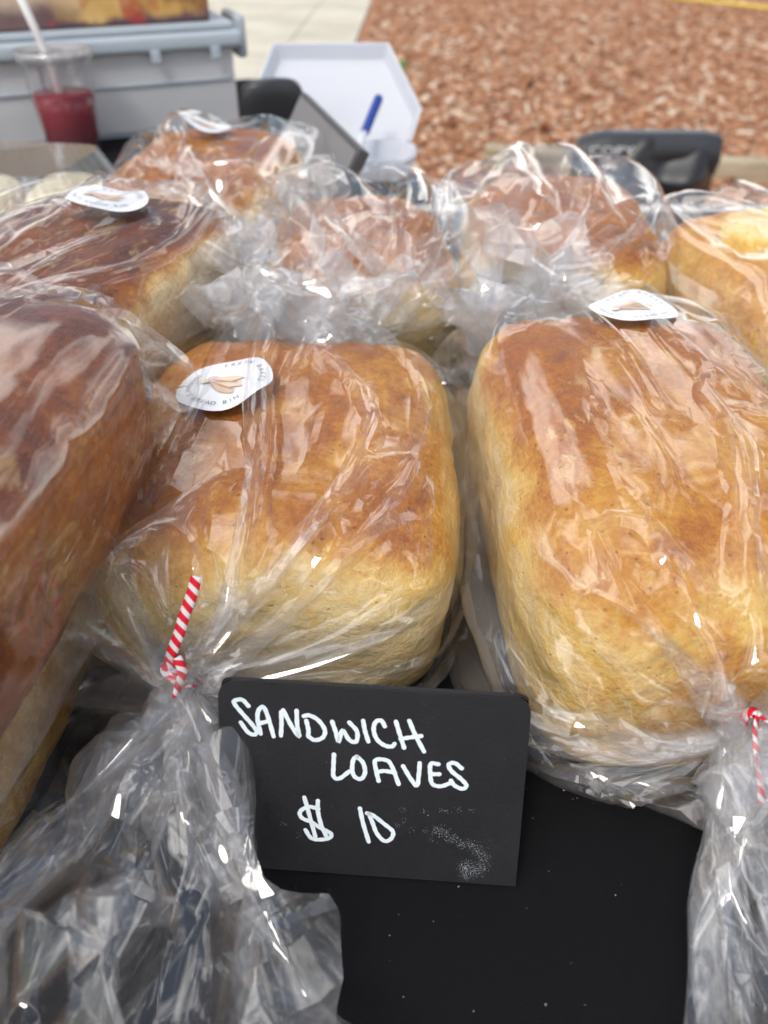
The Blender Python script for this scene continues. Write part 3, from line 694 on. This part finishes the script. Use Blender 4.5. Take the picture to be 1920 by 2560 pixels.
ribbon(ring_pts((-.0695, .1715, .050), (.05, -1, .3), .0066, 0, 5.9), .0030, (.05, -1, .3), 1.45, name='tie_loop', parent=ta)
tb_ = empty('twist_tie', (0, 0, 0)); tag(tb_, 'red and white striped paper tie curled on the right foreground bag', 'twist tie', 'striped bag ties')
ribbon([(.1118, .1492, .0592), (.1112, .1497, .0616), (.1122, .1502, .0640), (.1140, .1500, .0648), (.1150, .1492, .0635), (.1140, .1454, .0604), (.1140, .1414, .0568), (.1141, .1373, .0532), (.1143, .1333, .0500), (.1141, .1296, .0466)], .0030, toC, lambda k: 1.1 - .7 * k, name='tie_end', parent=tb_)
ribbon([(.1129, .1494, .0625), (.1139, .1504, .0640), (.1155, .1501, .0637), (.1179, .1491, .0620), (.1207, .1482, .0606)], .0028, toC, 1.3, name='tie_end', parent=tb_)
ribbon(ring_pts((.1153, .154, .050), (.1, -1, .3), .0068, 0, 5.9), .0030, (.1, -1, .3), 1.45, name='tie_loop', parent=tb_)

# ------------------------------------------------------------------ price sign
SO = np.array([.044, .126, .002]); SX = np.array([.99737939, -.07234876, 0]); SU = np.array([.0283718, .39112557, .9198999]); SN = np.cross(SX, SU)
def sp(x, y, lift=0): return SO + SX * x + SU * y + SN * lift
sg = empty('price_sign', tuple(sp(-.049, 0))); tag(sg, 'black tent card hand lettered SANDWICH LOAVES $ 10 in white', 'sign')
def sign_mat():
    g = G('matt_black_card'); ob = g.obj(); n = g.noise(900, 2, .6, ob)
    c = g.mixc(g.rng(g.noise(22, 5, .65, ob), .45, .75, 0, 1), (.012, .012, .014), (.022, .022, .025))
    return g.done(g.bsdf(c, .55, .35, g.bump(n, .25, .0006)))
M['sign'] = sign_mat()
def loc_mesh(name, V, Fc, mat, par, **k):
    o_ = np.array(par.location); return link_mesh(name, [np.array(v) - o_ for v in V], Fc, mat, par, **k)
def panel(W0, W1, Ht, rad, th, fr):
    pts = [(W1, 0)]
    for cx, a0 in ((W1 - rad, 0), (W0 + rad, math.pi / 2)):
        pts += [(cx + rad * math.cos(a0 + t), Ht - rad + rad * math.sin(a0 + t)) for t in np.linspace(0, math.pi / 2, 7)]
    pts.append((W0, 0)); n = len(pts)
    V = [fr(x, y, 0) for x, y in pts] + [fr(x, y, -th) for x, y in pts]; Fc = [tuple(range(n)), tuple(range(2 * n - 1, n - 1, -1))] + [(i, (i + 1) % n + 0, (i + 1) % n + n, i + n) for i in range(n)]
    return V, [tuple(reversed(f)) if k > 1 else f for k, f in enumerate(Fc)]
V, Fc = panel(-.099, 0, .0698, .0055, .0012, sp); loc_mesh('front_panel', V, Fc, M['sign'], sg, smooth=False)
BU = np.array([0.02, -.30, .954]); BU = BU / np.linalg.norm(BU); TOPB = sp(0, .0695, -.0016)
BL_ = (TOPB[2] - .002) / BU[2]; BO = TOPB - BU * BL_; BN = np.cross(SX, BU)
V, Fc = panel(-.099, 0, BL_, .0055, .0012, lambda x, y, l: BO + SX * x + BU * y + BN * l); loc_mesh('back_panel', V, Fc, M['sign'], sg, smooth=False)
LET = [('S',[[(-892,616),(-912,637),(-936,632),(-936,619),(-910,585),(-881,550),(-867,526),(-875,514),(-896,522),(-918,555)]]),('A',[[(-854,519),(-863,568),(-860,602),(-843,615),(-828,576),(-812,512)],[(-861,555),(-826,567)]]),('N',[[(-788,517),(-786,561),(-787,601)],[(-780,609),(-754,555),(-729,518),(-735,556),(-737,610)]]),('D',[[(-706,576),(-699,543),(-700,522)],[(-714,592),(-697,596),(-668,581),(-646,547),(-653,519),(-679,508),(-700,521)]]),('W',[[(-623,578),(-611,542),(-601,508),(-590,549),(-567,516),(-545,512),(-543,548),(-568,579)]]),('I',[[(-524,588),(-517,551),(-506,515)]]),('C',[[(-455,573),(-466,592),(-484,587),(-490,559),(-479,525),(-453,504),(-430,502),(-422,512)]]),('H',[[(-420,592),(-406,547),(-391,500)],[(-378,598),(-358,551),(-327,491)],[(-403,532),(-371,540),(-338,547)]]),('L',[[(-616,460),(-617,416),(-616,378),(-597,372),(-565,401)]]),('O',[[(-542,457),(-553,444),(-556,409),(-548,383),(-527,375),(-514,400),(-521,435),(-540,456)]]),('A',[[(-469,372),(-478,409),(-482,447),(-452,452),(-431,436),(-404,365)],[(-477,404),(-451,411),(-417,406)]]),('V',[[(-392,433),(-367,390),(-345,364),(-340,407),(-339,448)]]),('E',[[(-279,448),(-303,448),(-304,415),(-296,375),(-269,367),(-240,380)],[(-302,410),(-274,412)]]),('S',[[(-204,438),(-227,456),(-246,449),(-236,426),(-204,399),(-186,377),(-197,363),(-223,373),(-236,391)]]),('$',[[(-665,251),(-699,257),(-726,236),(-720,212),(-688,198),(-656,177),(-623,159),(-628,141),(-659,132),(-689,136),(-708,166)],[(-712,292),(-696,229),(-675,144)],[(-667,283),(-667,244),(-655,189),(-639,150)]]),('1',[[(-528,264),(-516,206),(-496,137)]]),('0',[[(-504,247),(-482,239),(-445,209),(-417,183),(-422,155),(-444,144),(-470,172),(-484,209),(-497,244)]])]
def chalk_mat():
    g = G('white_paint_marker'); ob = g.obj()
    return g.done(g.bsdf(g.mixc(g.noise(260, 3, .6, ob), (.62, .72, .78), (.86, .91, .93)), .6, .3))
M['chalk'] = chalk_mat()
def stroke(pts, wd_, lift):
    P_ = [np.array(q) for q in catmull(pts, 6)]; V, Fc = [], []
    for q in P_:                                            # overlapping round dabs joined by quads: a felt-tip line with round ends
        pass
    L_, Rr = [], []
    for i, q in enumerate(P_):
        t = P_[min(i + 1, len(P_) - 1)] - P_[max(i - 1, 0)]; t /= np.linalg.norm(t) + 1e-9; nn = np.array([-t[1], t[0]]); ww = wd_ * (1 + .08 * math.sin(i * 1.7 + pts[0][0] * 900))
        L_.append(q + nn * ww); Rr.append(q - nn * ww)
    def cap(q, d): a0 = math.atan2(d[1], d[0]); return [q + wd_ * np.array([math.cos(a0 + s_), math.sin(a0 + s_)]) for s_ in np.linspace(-math.pi / 2, math.pi / 2, 9)[1:-1]]
    n = len(P_); V2 = L_ + Rr; Fc = [(i, i + n, i + n + 1, i + 1) for i in range(n - 1)]
    c0 = cap(P_[0], P_[0] - P_[1]); b0 = len(V2); V2 += c0; Fc.append(tuple([0] + list(range(b0, b0 + len(c0))) + [n]))
    c1 = cap(P_[-1], P_[-1] - P_[-2]); b1 = len(V2); V2 += c1; Fc.append(tuple([2 * n - 1] + list(range(b1, b1 + len(c1))) + [n - 1]))
    return [sp(x, y, lift) for x, y in V2], Fc
for k, (ch, strokes) in enumerate(LET):
    V, Fc = [], []
    for j, s_ in enumerate(strokes):
        v, f = stroke([(x / 1e4, y / 1e4) for x, y in s_], .00072, .00012 + .00005 * j + .00001 * (k % 3)); b0 = len(V); V += v; Fc += [tuple(i + b0 for i in q) for q in f]
    loc_mesh('letter', V, Fc, M['chalk'], sg, smooth=False)
SM = [(-383, 271), (-317, 267), (-261, 277), (-244, 273), (-206, 284), (-159, 282), (-386, 227), (-403, 206), (-353, 198), (-311, 196), (-272, 199), (-242, 190), (-216, 168), (-186, 148), (-152, 150), (-126, 129), (-112, 101), (-117, 65), (-136, 51), (-165, 49), (-181, 60), (-162, 73), (-164, 31), (-285, 151), (-729, 145), (-779, 182)]
rr = random.Random(3); V, Fc = [], []
for i, (x, y) in enumerate(SM):
    dense = 10 <= i <= 22
    for k in range(70 if dense else 12):
        px_, py_ = x / 1e4 + rr.gauss(0, .0012 if dense else .0007), y / 1e4 + rr.gauss(0, .0012 if dense else .0006); r_ = rr.uniform(.00003, .00009); b0 = len(V)
        if py_ < .001: continue
        a_ = rr.uniform(0, 3); V += [sp(px_ + r_ * math.cos(a_ + t), py_ + 1.6 * r_ * math.sin(a_ + t), .0001) for t in (0, 2.1, 4.2)]; Fc.append((b0, b0 + 1, b0 + 2))
for k in range(120):
    px_, py_ = rr.uniform(-.097, -.002), rr.uniform(.002, .066); r_ = rr.uniform(.00003, .00007); b0 = len(V); V += [sp(px_ + r_ * math.cos(t), py_ + r_ * math.sin(t), .0001) for t in (0, 2.1, 4.2)]; Fc.append((b0, b0 + 1, b0 + 2))
o = loc_mesh('chalk_residue', V, Fc, M['chalk'], sg, smooth=False); o['kind'] = 'stuff'

# ------------------------------------------------------------------ things on the rear table
def clear_mat(name, refl=.10, haze=.10, rough=.08, tint=(.97, .97, .97)):
    g = G(name); lw = g.n('ShaderNodeLayerWeight', {'Blend': .5}).outputs['Facing']
    fr = g.math('ADD', g.math('MULTIPLY', g.math('POWER', lw, 4.0), .85), refl, True)
    m1 = g.n('ShaderNodeMixShader', {0: haze, 1: g.n('ShaderNodeBsdfTransparent', {'Color': (*tint, 1)}).outputs[0], 2: g.n('ShaderNodeBsdfDiffuse', {'Color': (.85, .86, .88, 1)}).outputs[0]})
    return g.done(g.n('ShaderNodeMixShader', {0: fr, 1: m1.outputs[0], 2: g.n('ShaderNodeBsdfAnisotropic', {'Roughness': rough}).outputs[0]}))
M['bin'] = clear_mat('clear_bin_plastic', .12, .66, .12); M['cup'] = clear_mat('clear_cup_plastic', .08, .05); M['clam'] = clear_mat('clear_clamshell', .13, .08)
M['binlid'] = plain('grey_blue_lid', (.44, .50, .55), .45, .4, 12, .06)

BRZ = math.atan2(.12, .281)
bn = empty('storage_bin', (-.195, 1.162, 0), BRZ); tag(bn, 'clear plastic storage bin with grey lid behind the drink cup', 'storage bin')
W_, D_ = .47, .28
def wall(n_, x0, x1, y0, y1, z0, z1): return bm_obj(n_, box_bm(x0, x1, y0, y1, z0, z1), M['bin'], bn, bevel=.001, seg=1)
fw = wall('front_wall', -W_, 0, 0, .003, .004, .092); wall('back_wall', -W_, 0, D_ - .003, D_, .004, .092); wall('side_wall', -.003, 0, .0035, D_ - .0035, .004, .092); wall('side_wall', -W_, -W_ + .003, .0035, D_ - .0035, .004, .092); wall('base', -W_ + .004, -.004, .004, D_ - .004, .001, .0035)
for x in (-.245,): bm_obj('rib', box_bm(x - .006, x + .006, -.004, -.0003, .006, .088), M['bin'], fw, bevel=.001, seg=1)
bm_obj('rib', box_bm(-W_ + .01, -.006, -.003, -.0003, .056, .059), M['binlid'], fw, bevel=.0008, seg=1)
bm_obj('foot_rim', box_bm(-W_ - .002, .002, -.003, D_ + .002, .0002, .0009), M['binlid'], bn)
ld = bm_obj('lid', box_bm(-W_ - .012, .012, -.012, D_ + .012, .0925, .112), M['binlid'], bn, bevel=.006, seg=3, smooth=True)
bm_obj('rim', box_bm(-W_ - .004, .004, -.004, D_ + .004, .1125, .121), M['binlid'], ld, bevel=.004, seg=2)
lt = bm_obj('latch', box_bm(.0125, .026, .02, .10, .075, .124), M['binlid'], bn, bevel=.006, seg=3, smooth=True)
for x in (-.10, -.025): bm_obj('lid_clip', box_bm(x - .006, x + .006, -.0155, -.0125, .082, .096), M['binlid'], bn, bevel=.001, seg=1)
def sky_reflection_mat():  # blue-white mottle paints the sky reflections of the bin wall
    g = G('painted_sky_reflection'); ob = g.obj(); mpn = g.n('ShaderNodeMapping', {'Vector': ob, 'Scale': (10, 10, 34)}).outputs[0]
    return g.done(g.bsdf(g.ramp(g.noise(1, 4, .6, mpn), [(.38, (.18, .30, .50)), (.5, (.62, .70, .74)), (.6, (.78, .78, .72))]), .35, .5))
V, Fc = CSM if False else cube_sphere(14)
P_ = V / np.abs(V).max(1)[:, None]; P_ = P_ * np.array([.21, .12, .019]); P_ = P_ + fbm(P_, 26, 3, 3)[:, None] * V * .004
o = link_mesh('sky_reflection_block', P_, Fc, sky_reflection_mat()); o.location = (-.195 + math.cos(BRZ) * -.235 - math.sin(BRZ) * .14, 1.162 + math.sin(BRZ) * -.235 + math.cos(BRZ) * .14, .028); o.rotation_euler = (0, 0, BRZ)  # added block, not bin contents; carries the painted sky reflections
tag(o, 'white and blue block added inside the clear storage bin for its sky reflections', 'reflection stand-in')
bc = bm_obj('path_tone_block', box_bm(-.225, .225, -.13, .128, 0, .034), plain('painted_path_beige', (.80, .74, .62), .6, .3, 14, .1), bevel=.003); bc.location = (o.location[0], o.location[1], .0545); bc.rotation_euler = (0, 0, BRZ)  # added block
tag(bc, 'cream card boxes in the upper half of the clear storage bin', 'boxes')
# printed carton on the lid
def print_mat():
    g = G('printed_carton'); ob = g.obj()
    n = g.noise(15, 5, .6, ob); sx = g.n('ShaderNodeSeparateXYZ', {0: ob})
    bx = g.math('ADD', sx.outputs[0], g.math('MULTIPLY', g.math('SUBTRACT', g.noise(9, 3, .6, ob), .5), .12)); zz_ = g.math('ADD', sx.outputs[2], g.math('MULTIPLY', g.math('SUBTRACT', n, .5), .035))
    purple = g.math('MULTIPLY', g.rng(zz_, .034, .014, 0, 1, True), g.rng(bx, -.46, -.20, .2, 1))
    c = g.mixc(purple, (.58, .45, .33), (.13, .075, .09))
    cook = g.math('MULTIPLY', g.rng(bx, -.215, -.17, 0, 1, True), g.rng(zz_, .004, .014, 0, 1, True))
    c = g.mixc(cook, c, g.ramp(n, [(.35, (.22, .10, .05)), (.5, (.58, .34, .10)), (.7, (.72, .50, .20))]))
    red = g.math('MULTIPLY', g.rng(g.noise(22, 2, .5, ob), .6, .66, 0, .8), g.rng(zz_, .04, .02)); c = g.mixc(red, c, (.42, .06, .05))
    return g.done(g.bsdf(c, .6, .25))
o = bm_obj('printed_carton', box_bm(-.45, -.022, .006, .22, 0, .11), print_mat(), bevel=.004); o.location = (-.195, 1.162, .1215); o.rotation_euler = (0, 0, BRZ)
tag(o, 'tan carton printed with cookies lying on the bin lid', 'carton')

def lathe(name, prof, mat, parent, n=40, loc=(0, 0, 0)):
    V = [(r * math.cos(a_ / n * 2 * math.pi), r * math.sin(a_ / n * 2 * math.pi), z) for r, z in prof for a_ in range(n)]
    Fc = [(i * n + k, i * n + (k + 1) % n, (i + 1) * n + (k + 1) % n, (i + 1) * n + k) for i in range(len(prof) - 1) for k in range(n)]
    o_ = link_mesh(name, V, Fc, mat, parent); o_.location = loc; return o_
cp = empty('drink_cup', (-.375, 1.022, 0)); tag(cp, 'clear plastic cup of dark red drink with lid and white straw', 'cup')
lathe('cup_wall', [(.0005, .001), (.029, .001), (.0295, .004), (.0402, .104), (.0412, .105)], M['cup'], cp)
lathe('drink', [(.0005, .003), (.028, .003), (.0348, .066), (.034, .0668), (.0005, .0668)], plain('red_juice', (.30, .012, .03), .12, .5), cp)
ldc = lathe('lid', [(.0405, .101), (.0432, .102), (.0432, .109), (.0425, .111), (.0385, .1105), (.037, .108), (.0005, .1085)], clear_mat('lid_plastic', .22, .3), cp)
o = tube('straw', [(-.003, .004, .03), (-.006, .002, .09), (-.011, -.004, .125), (-.019, -.012, .168)], .0043, plain('white_straw', (.80, .79, .78), .4), cp, 12)

def clamshell(loc, rz, w_, d_, h_, label):
    r_ = empty('clamshell_box', loc, rz); tag(r_, label, 'food container', 'clear hinged clamshell boxes')
    def shell(nm, z0, z1, i0, i1, top):
        rings = []; n = 64
        def rect(t, hw, hd):                                # rounded rectangle with fine vertical ribs
            c_, s_ = math.cos(t), math.sin(t); k = (abs(c_) ** 7 + abs(s_) ** 7) ** (-1 / 7); return hw * c_ * k, hd * s_ * k
        V, Fc = [], []; lv = [(z0, 0.0, 1), (z0 + (z1 - z0) * .5, .5, 1), (z1, 1.0, 1)]
        for z, t_, _ in lv:
            ins = i0 + (i1 - i0) * t_
            for k in range(n * 2):
                rb = .0009 * (k % 2) if 0 < t_ or True else 0
                x, y = rect(k / (n * 2) * 2 * math.pi, w_ / 2 - ins - rb, d_ / 2 - ins - rb); V.append((x, y, z))
        m_ = n * 2
        for a_ in range(2):
            for k in range(m_): Fc.append((a_ * m_ + k, a_ * m_ + (k + 1) % m_, (a_ + 1) * m_ + (k + 1) % m_, (a_ + 1) * m_ + k))
        Fc.append(tuple(range(2 * m_, 3 * m_)))
        return link_mesh(nm, V, Fc, M['clam'], r_, smooth=False)
    shell('base_tray', .034, .001, 0, .012, False); shell('lid', .036, h_, 0, .02, True)
    bm_obj('rim', box_bm(-w_ / 2 - .004, w_ / 2 + .004, -d_ / 2 - .004, d_ / 2 + .004, .0342, .0356), M['clam'], r_)
    return r_
clamshell((-.318, .705, .001), R(-8), .17, .14, .078, 'clear clamshell box of iced buns in front of the drink cup')
clamshell((-.352, .560, .001), R(-4), .18, .13, .070, 'clear clamshell box at the left frame edge beside the second row loaf')
M['icing'] = plain('pale_icing', (.80, .72, .48), .45, .4, 40, .08)
for (x, y, w_, l_, h_, lab) in ((-.350, .70, .06, .11, .056, 'iced golden bun at the left inside the farther clamshell'), (-.275, .700, .066, .11, .058, 'golden bun with dripping icing at the right inside the farther clamshell'), (-.325, .555, .10, .10, .050, 'pale iced pastry inside the clamshell at the left frame edge')):
    lf = Loaf(x, y, .004, w_, l_, h_, px=2.6, py=2.6); b_ = make_loaf(lf, lab, 'bread', 20, int(-x * 1000), top=.35, side=.45, base=.5, end=.45, group='iced buns in clamshells'); b_.name = 'iced_bun'
    Vv, Fc = CS[20]; me = b_.data; co = np.empty(len(me.vertices) * 3, np.float32); me.vertices.foreach_get('co', co); co = co.reshape(-1, 3)
    thr = .60 + .22 * vnoise(co, 60, 4); keep = co[:, 2] / h_ > thr
    fs = [tuple(p.vertices) for p in me.polygons if all(keep[v] for v in p.vertices)]; us = sorted({v for f in fs for v in f}); mpi = {v: i for i, v in enumerate(us)}
    cc = co[us]; cn = cc - np.array([0, 0, lf.zc]); cn /= np.linalg.norm(cn, axis=1)[:, None]
    link_mesh('icing', cc + cn * .0022, [tuple(mpi[v] for v in f) for f in fs], M['icing'], b_)

# open white hinged container with pen
g = G('white_translucent_plastic')
mm = g.n('ShaderNodeMixShader', {0: .35, 1: g.bsdf((.80, .83, .88), .4, .4).outputs[0], 2: g.n('ShaderNodeBsdfTranslucent', {'Color': (.85, .88, .95, 1)}).outputs[0]})
M['whitep'] = g.done(g.n('ShaderNodeMixShader', {0: .14, 1: mm.outputs[0], 2: g.n('ShaderNodeBsdfTransparent').outputs[0]}))
wc = empty('takeout_container', (-.03, .955, 0)); tag(wc, 'open white hinged container with lid raised, holding the blue capped pen', 'container')
def tray(nm, outline, fr, depth, inset, parent):
    n = len(outline); c = np.mean(outline, 0); inn = [c + (np.array(p) - c) * (1 - inset) for p in outline]
    V = [fr(*p, 0) for p in outline] + [fr(*p, -depth) for p in inn] + [fr(*(c + (np.array(p) - c) * (1 + .03)), 0) for p in outline]
    V += [fr(*p, -depth - .0015) for p in [c + (np.array(q) - c) * 1.01 for q in inn]]
    Fc = [(i, (i + 1) % n, n + (i + 1) % n, n + i) for i in range(n)] + [tuple(range(n, 2 * n))] + [(i, 2 * n + i, 2 * n + (i + 1) % n, (i + 1) % n) for i in range(n)]
    Fc += [(2 * n + i, 3 * n + i, 3 * n + (i + 1) % n, 2 * n + (i + 1) % n) for i in range(n)] + [tuple(range(4 * n - 1, 3 * n - 1, -1))]
    return link_mesh(nm, V, Fc, M['whitep'], parent, smooth=False)
# frames are relative to the container's base point
tray('base_tray', [(-.042, -.055), (.050, -.055), (.064, -.03), (.064, .01), (.050, .032), (-.050, .032), (-.055, .01), (-.055, -.03)], lambda x, y, d: (x, y, .024 + d), .021, .12, wc)
lu = np.array([0, .80, .60]); lu /= np.linalg.norm(lu); ln_ = np.array([0, -.60, .80])
tray('lid', [(-.085, .002), (.060, .002), (.072, .045), (.034, .137), (-.103, .137), (-.125, .06)], lambda x, t, d: np.array([x, .036, .022]) + lu * t + ln_ * d, .018, .07, wc)
pn = empty('pen', (0, 0, 0)); tag(pn, 'blue capped pen standing in the open white container', 'pen')
tube('barrel', [(-.040, .925, .006), (-.0215, .960, .0385)], .0038, plain('frosted_barrel', (.72, .76, .82), .3, .5), pn, 12)
tube('cap', [(-.0215, .960, .0385), (-.0205, .962, .0402), (-.0062, .987, .0670), (-.005, .989, .0690)], lambda t: .0052 if t < .9 else .004, plain('blue_cap', (.012, .05, .30), .35, .5), pn, 14)

# propped tablet
tbp = empty('tablet', (-.06, .75, 0)); tag(tbp, 'grey tablet propped on its edge in front of the open white container', 'tablet')
ta0 = np.array([-.080, .857, .100]); tb0 = np.array([-.018, .650, .100]); dn = np.array([-.055, -.012, -.099]); o_ = np.array([-.06, .75, 0])
def slab(nm, a_, b_, d_, th, mat, ins=0, lift=0):
    u_ = (b_ - a_) / np.linalg.norm(b_ - a_); w_ = d_ / np.linalg.norm(d_); nn = np.cross(u_, w_); nn /= np.linalg.norm(nn)
    if nn[0] > 0: nn = -nn
    q = [a_ + u_ * ins + w_ * ins, b_ - u_ * ins + w_ * ins, b_ - u_ * ins + d_ - w_ * ins, a_ + u_ * ins + d_ - w_ * ins]
    V = [p + nn * lift - o_ for p in q] + [p + nn * (lift - th) - o_ for p in q]
    bm = bmesh.new(); vv = [bm.verts.new(p) for p in V]
    for f in ((0, 1, 2, 3), (7, 6, 5, 4), (0, 4, 5, 1), (1, 5, 6, 2), (2, 6, 7, 3), (3, 7, 4, 0)): bm.faces.new([vv[i] for i in f])
    return bm_obj(nm, bm, mat, tbp, bevel=.0015 if not ins else 0)
slab('case', ta0, tb0, dn, .009, plain('dark_bezel', (.075, .075, .08), .5, .4)); slab('screen', ta0, tb0, dn, .0008, plain('grey_panel', (.20, .20, .21), .4, .4), ins=.004, lift=.0009)

# black bag standing behind the table
kb_ = empty('black_bag', (.62, 2.0, -.75)); tag(kb_, 'black fabric bag with white lettering at its top, standing on mulch behind the table', 'bag')
M['nylon'] = plain('black_nylon', (.016, .017, .020), .38, .5, 30, .2); M['nylon2'] = plain('charcoal_nylon', (.030, .034, .040), .45, .5, 30, .1)
nx_, nz_ = 40, 56; V, Fc = [], []
for side in (0, 1):
    for j in range(nz_ + 1):
        for i in range(nx_ + 1):
            u_ = i / nx_ * 2 - 1; t = j / nz_; wz = .172 * (1 - .06 * (1 - t)) * (1 - .10 * max(0, (t - .93) / .07) ** 2); x = u_ * wz
            zt = .54 * t * (1 - .0 * u_) - (.055 * max(0, -u_ - .55) ** 1.3 + .03 * max(0, u_ - .8)) * t ** 6
            dep = .085 * (1 - abs(u_) ** 4) * (1 - .8 * t ** 5) + .012
            fold = 0
            if side == 0: fold = .022 * math.sin(u_ * 3.2 + t * 9) * math.exp(-((t - .78) / .12) ** 2) - .030 * math.exp(-((t - .83) / .05) ** 2) * (1 - u_ * u_) + .012 * math.sin(u_ * 7 - t * 14)
            V.append((x, (-dep + fold if side == 0 else dep), zt))
m_ = (nx_ + 1) * (nz_ + 1)
for j in range(nz_):
    for i in range(nx_):
        a_ = j * (nx_ + 1) + i; Fc.append((a_, a_ + 1, a_ + nx_ + 2, a_ + nx_ + 1)); Fc.append((m_ + a_, m_ + a_ + nx_ + 1, m_ + a_ + nx_ + 2, m_ + a_ + 1))
for i in range(nx_): Fc.append((nz_ * (nx_ + 1) + i, nz_ * (nx_ + 1) + i + 1, m_ + nz_ * (nx_ + 1) + i + 1, m_ + nz_ * (nx_ + 1) + i)); Fc.append((i + 1, i, m_ + i, m_ + i + 1))
for j in range(nz_):
    for i in (0, nx_): a_ = j * (nx_ + 1) + i; Fc.append((a_, a_ + nx_ + 1, m_ + a_ + nx_ + 1, m_ + a_))
link_mesh('body', V, Fc, M['nylon'], kb_)
V = []; Fc = []; n = 30
for i in range(n + 1):
    u_ = i / n * 2 - 1; x = u_ * .166; zt = .545 - (.055 * max(0, -u_ - .55) ** 1.3 + .03 * max(0, u_ - .8)); sag = .012 * math.sin(u_ * 4)
    V += [(x, -.034, zt - .075 + sag), (x, -.052, zt - .045), (x, -.040, zt - .004), (x, -.012, zt + .002), (x, .02, zt)]
for i in range(n):
    for k in range(4): Fc.append((i * 5 + k, i * 5 + 5 + k, i * 5 + 6 + k, i * 5 + 1 + k))
hm = link_mesh('top_band', V, Fc, M['nylon2'], kb_)
v, f = text_shapes('COPY', .040)
link_mesh('lettering', [(x - .092, -.0465 + (y - .02) * .35 - .004, .535 + y * .62 - .016 - .012) for x, y in v], f, plain('white_print', (.6, .6, .6), .5), hm, smooth=False)

# black pouch standing between the bin and the white container
V, Fc = cube_sphere(12); q = V / np.abs(V).max(1)[:, None]
rr_ = (np.abs(V) ** 6).sum(1) ** (-1 / 6); q = V * rr_[:, None] * np.array([.036, .014, .044]); q[:, 2] += .044 - .003 * (q[:, 0] / .036) ** 2; q[:, 1] += .002 * np.sin(q[:, 0] * 90)
o = link_mesh('black_pouch', q, Fc, M['nylon']); o.location = (-.126, .985, -.0005); o.rotation_euler = (0, 0, R(6))
tag(o, 'black rounded pouch standing between the storage bin and the open white container', 'pouch')

# crumbs and lint on the front cloth
rr = random.Random(9); V, Fc = [], []
for k in range(45):
    x, y = rr.uniform(-.02, .16), rr.uniform(.03, .17); r_ = rr.uniform(.0001, .00034) * (1 if rr.random() < .85 else 1.8); b0 = len(V); a_ = rr.uniform(0, 6)
    V += [(x + r_ * math.cos(a_ + t), y + r_ * math.sin(a_ + t) * rr.uniform(.5, 1), .0004) for t in (0, 1.6, 3.1, 4.7)] + [(x, y, .0004 + r_)]; Fc += [(b0, b0 + 1, b0 + 4), (b0 + 1, b0 + 2, b0 + 4), (b0 + 2, b0 + 3, b0 + 4), (b0 + 3, b0, b0 + 4)]
o = link_mesh('crumbs', V, Fc, plain('crumb', (.50, .42, .34), .8), smooth=False); tag(o, 'tiny pale crumbs and lint on the black cloth beside the price sign', 'crumbs', kind='stuff')
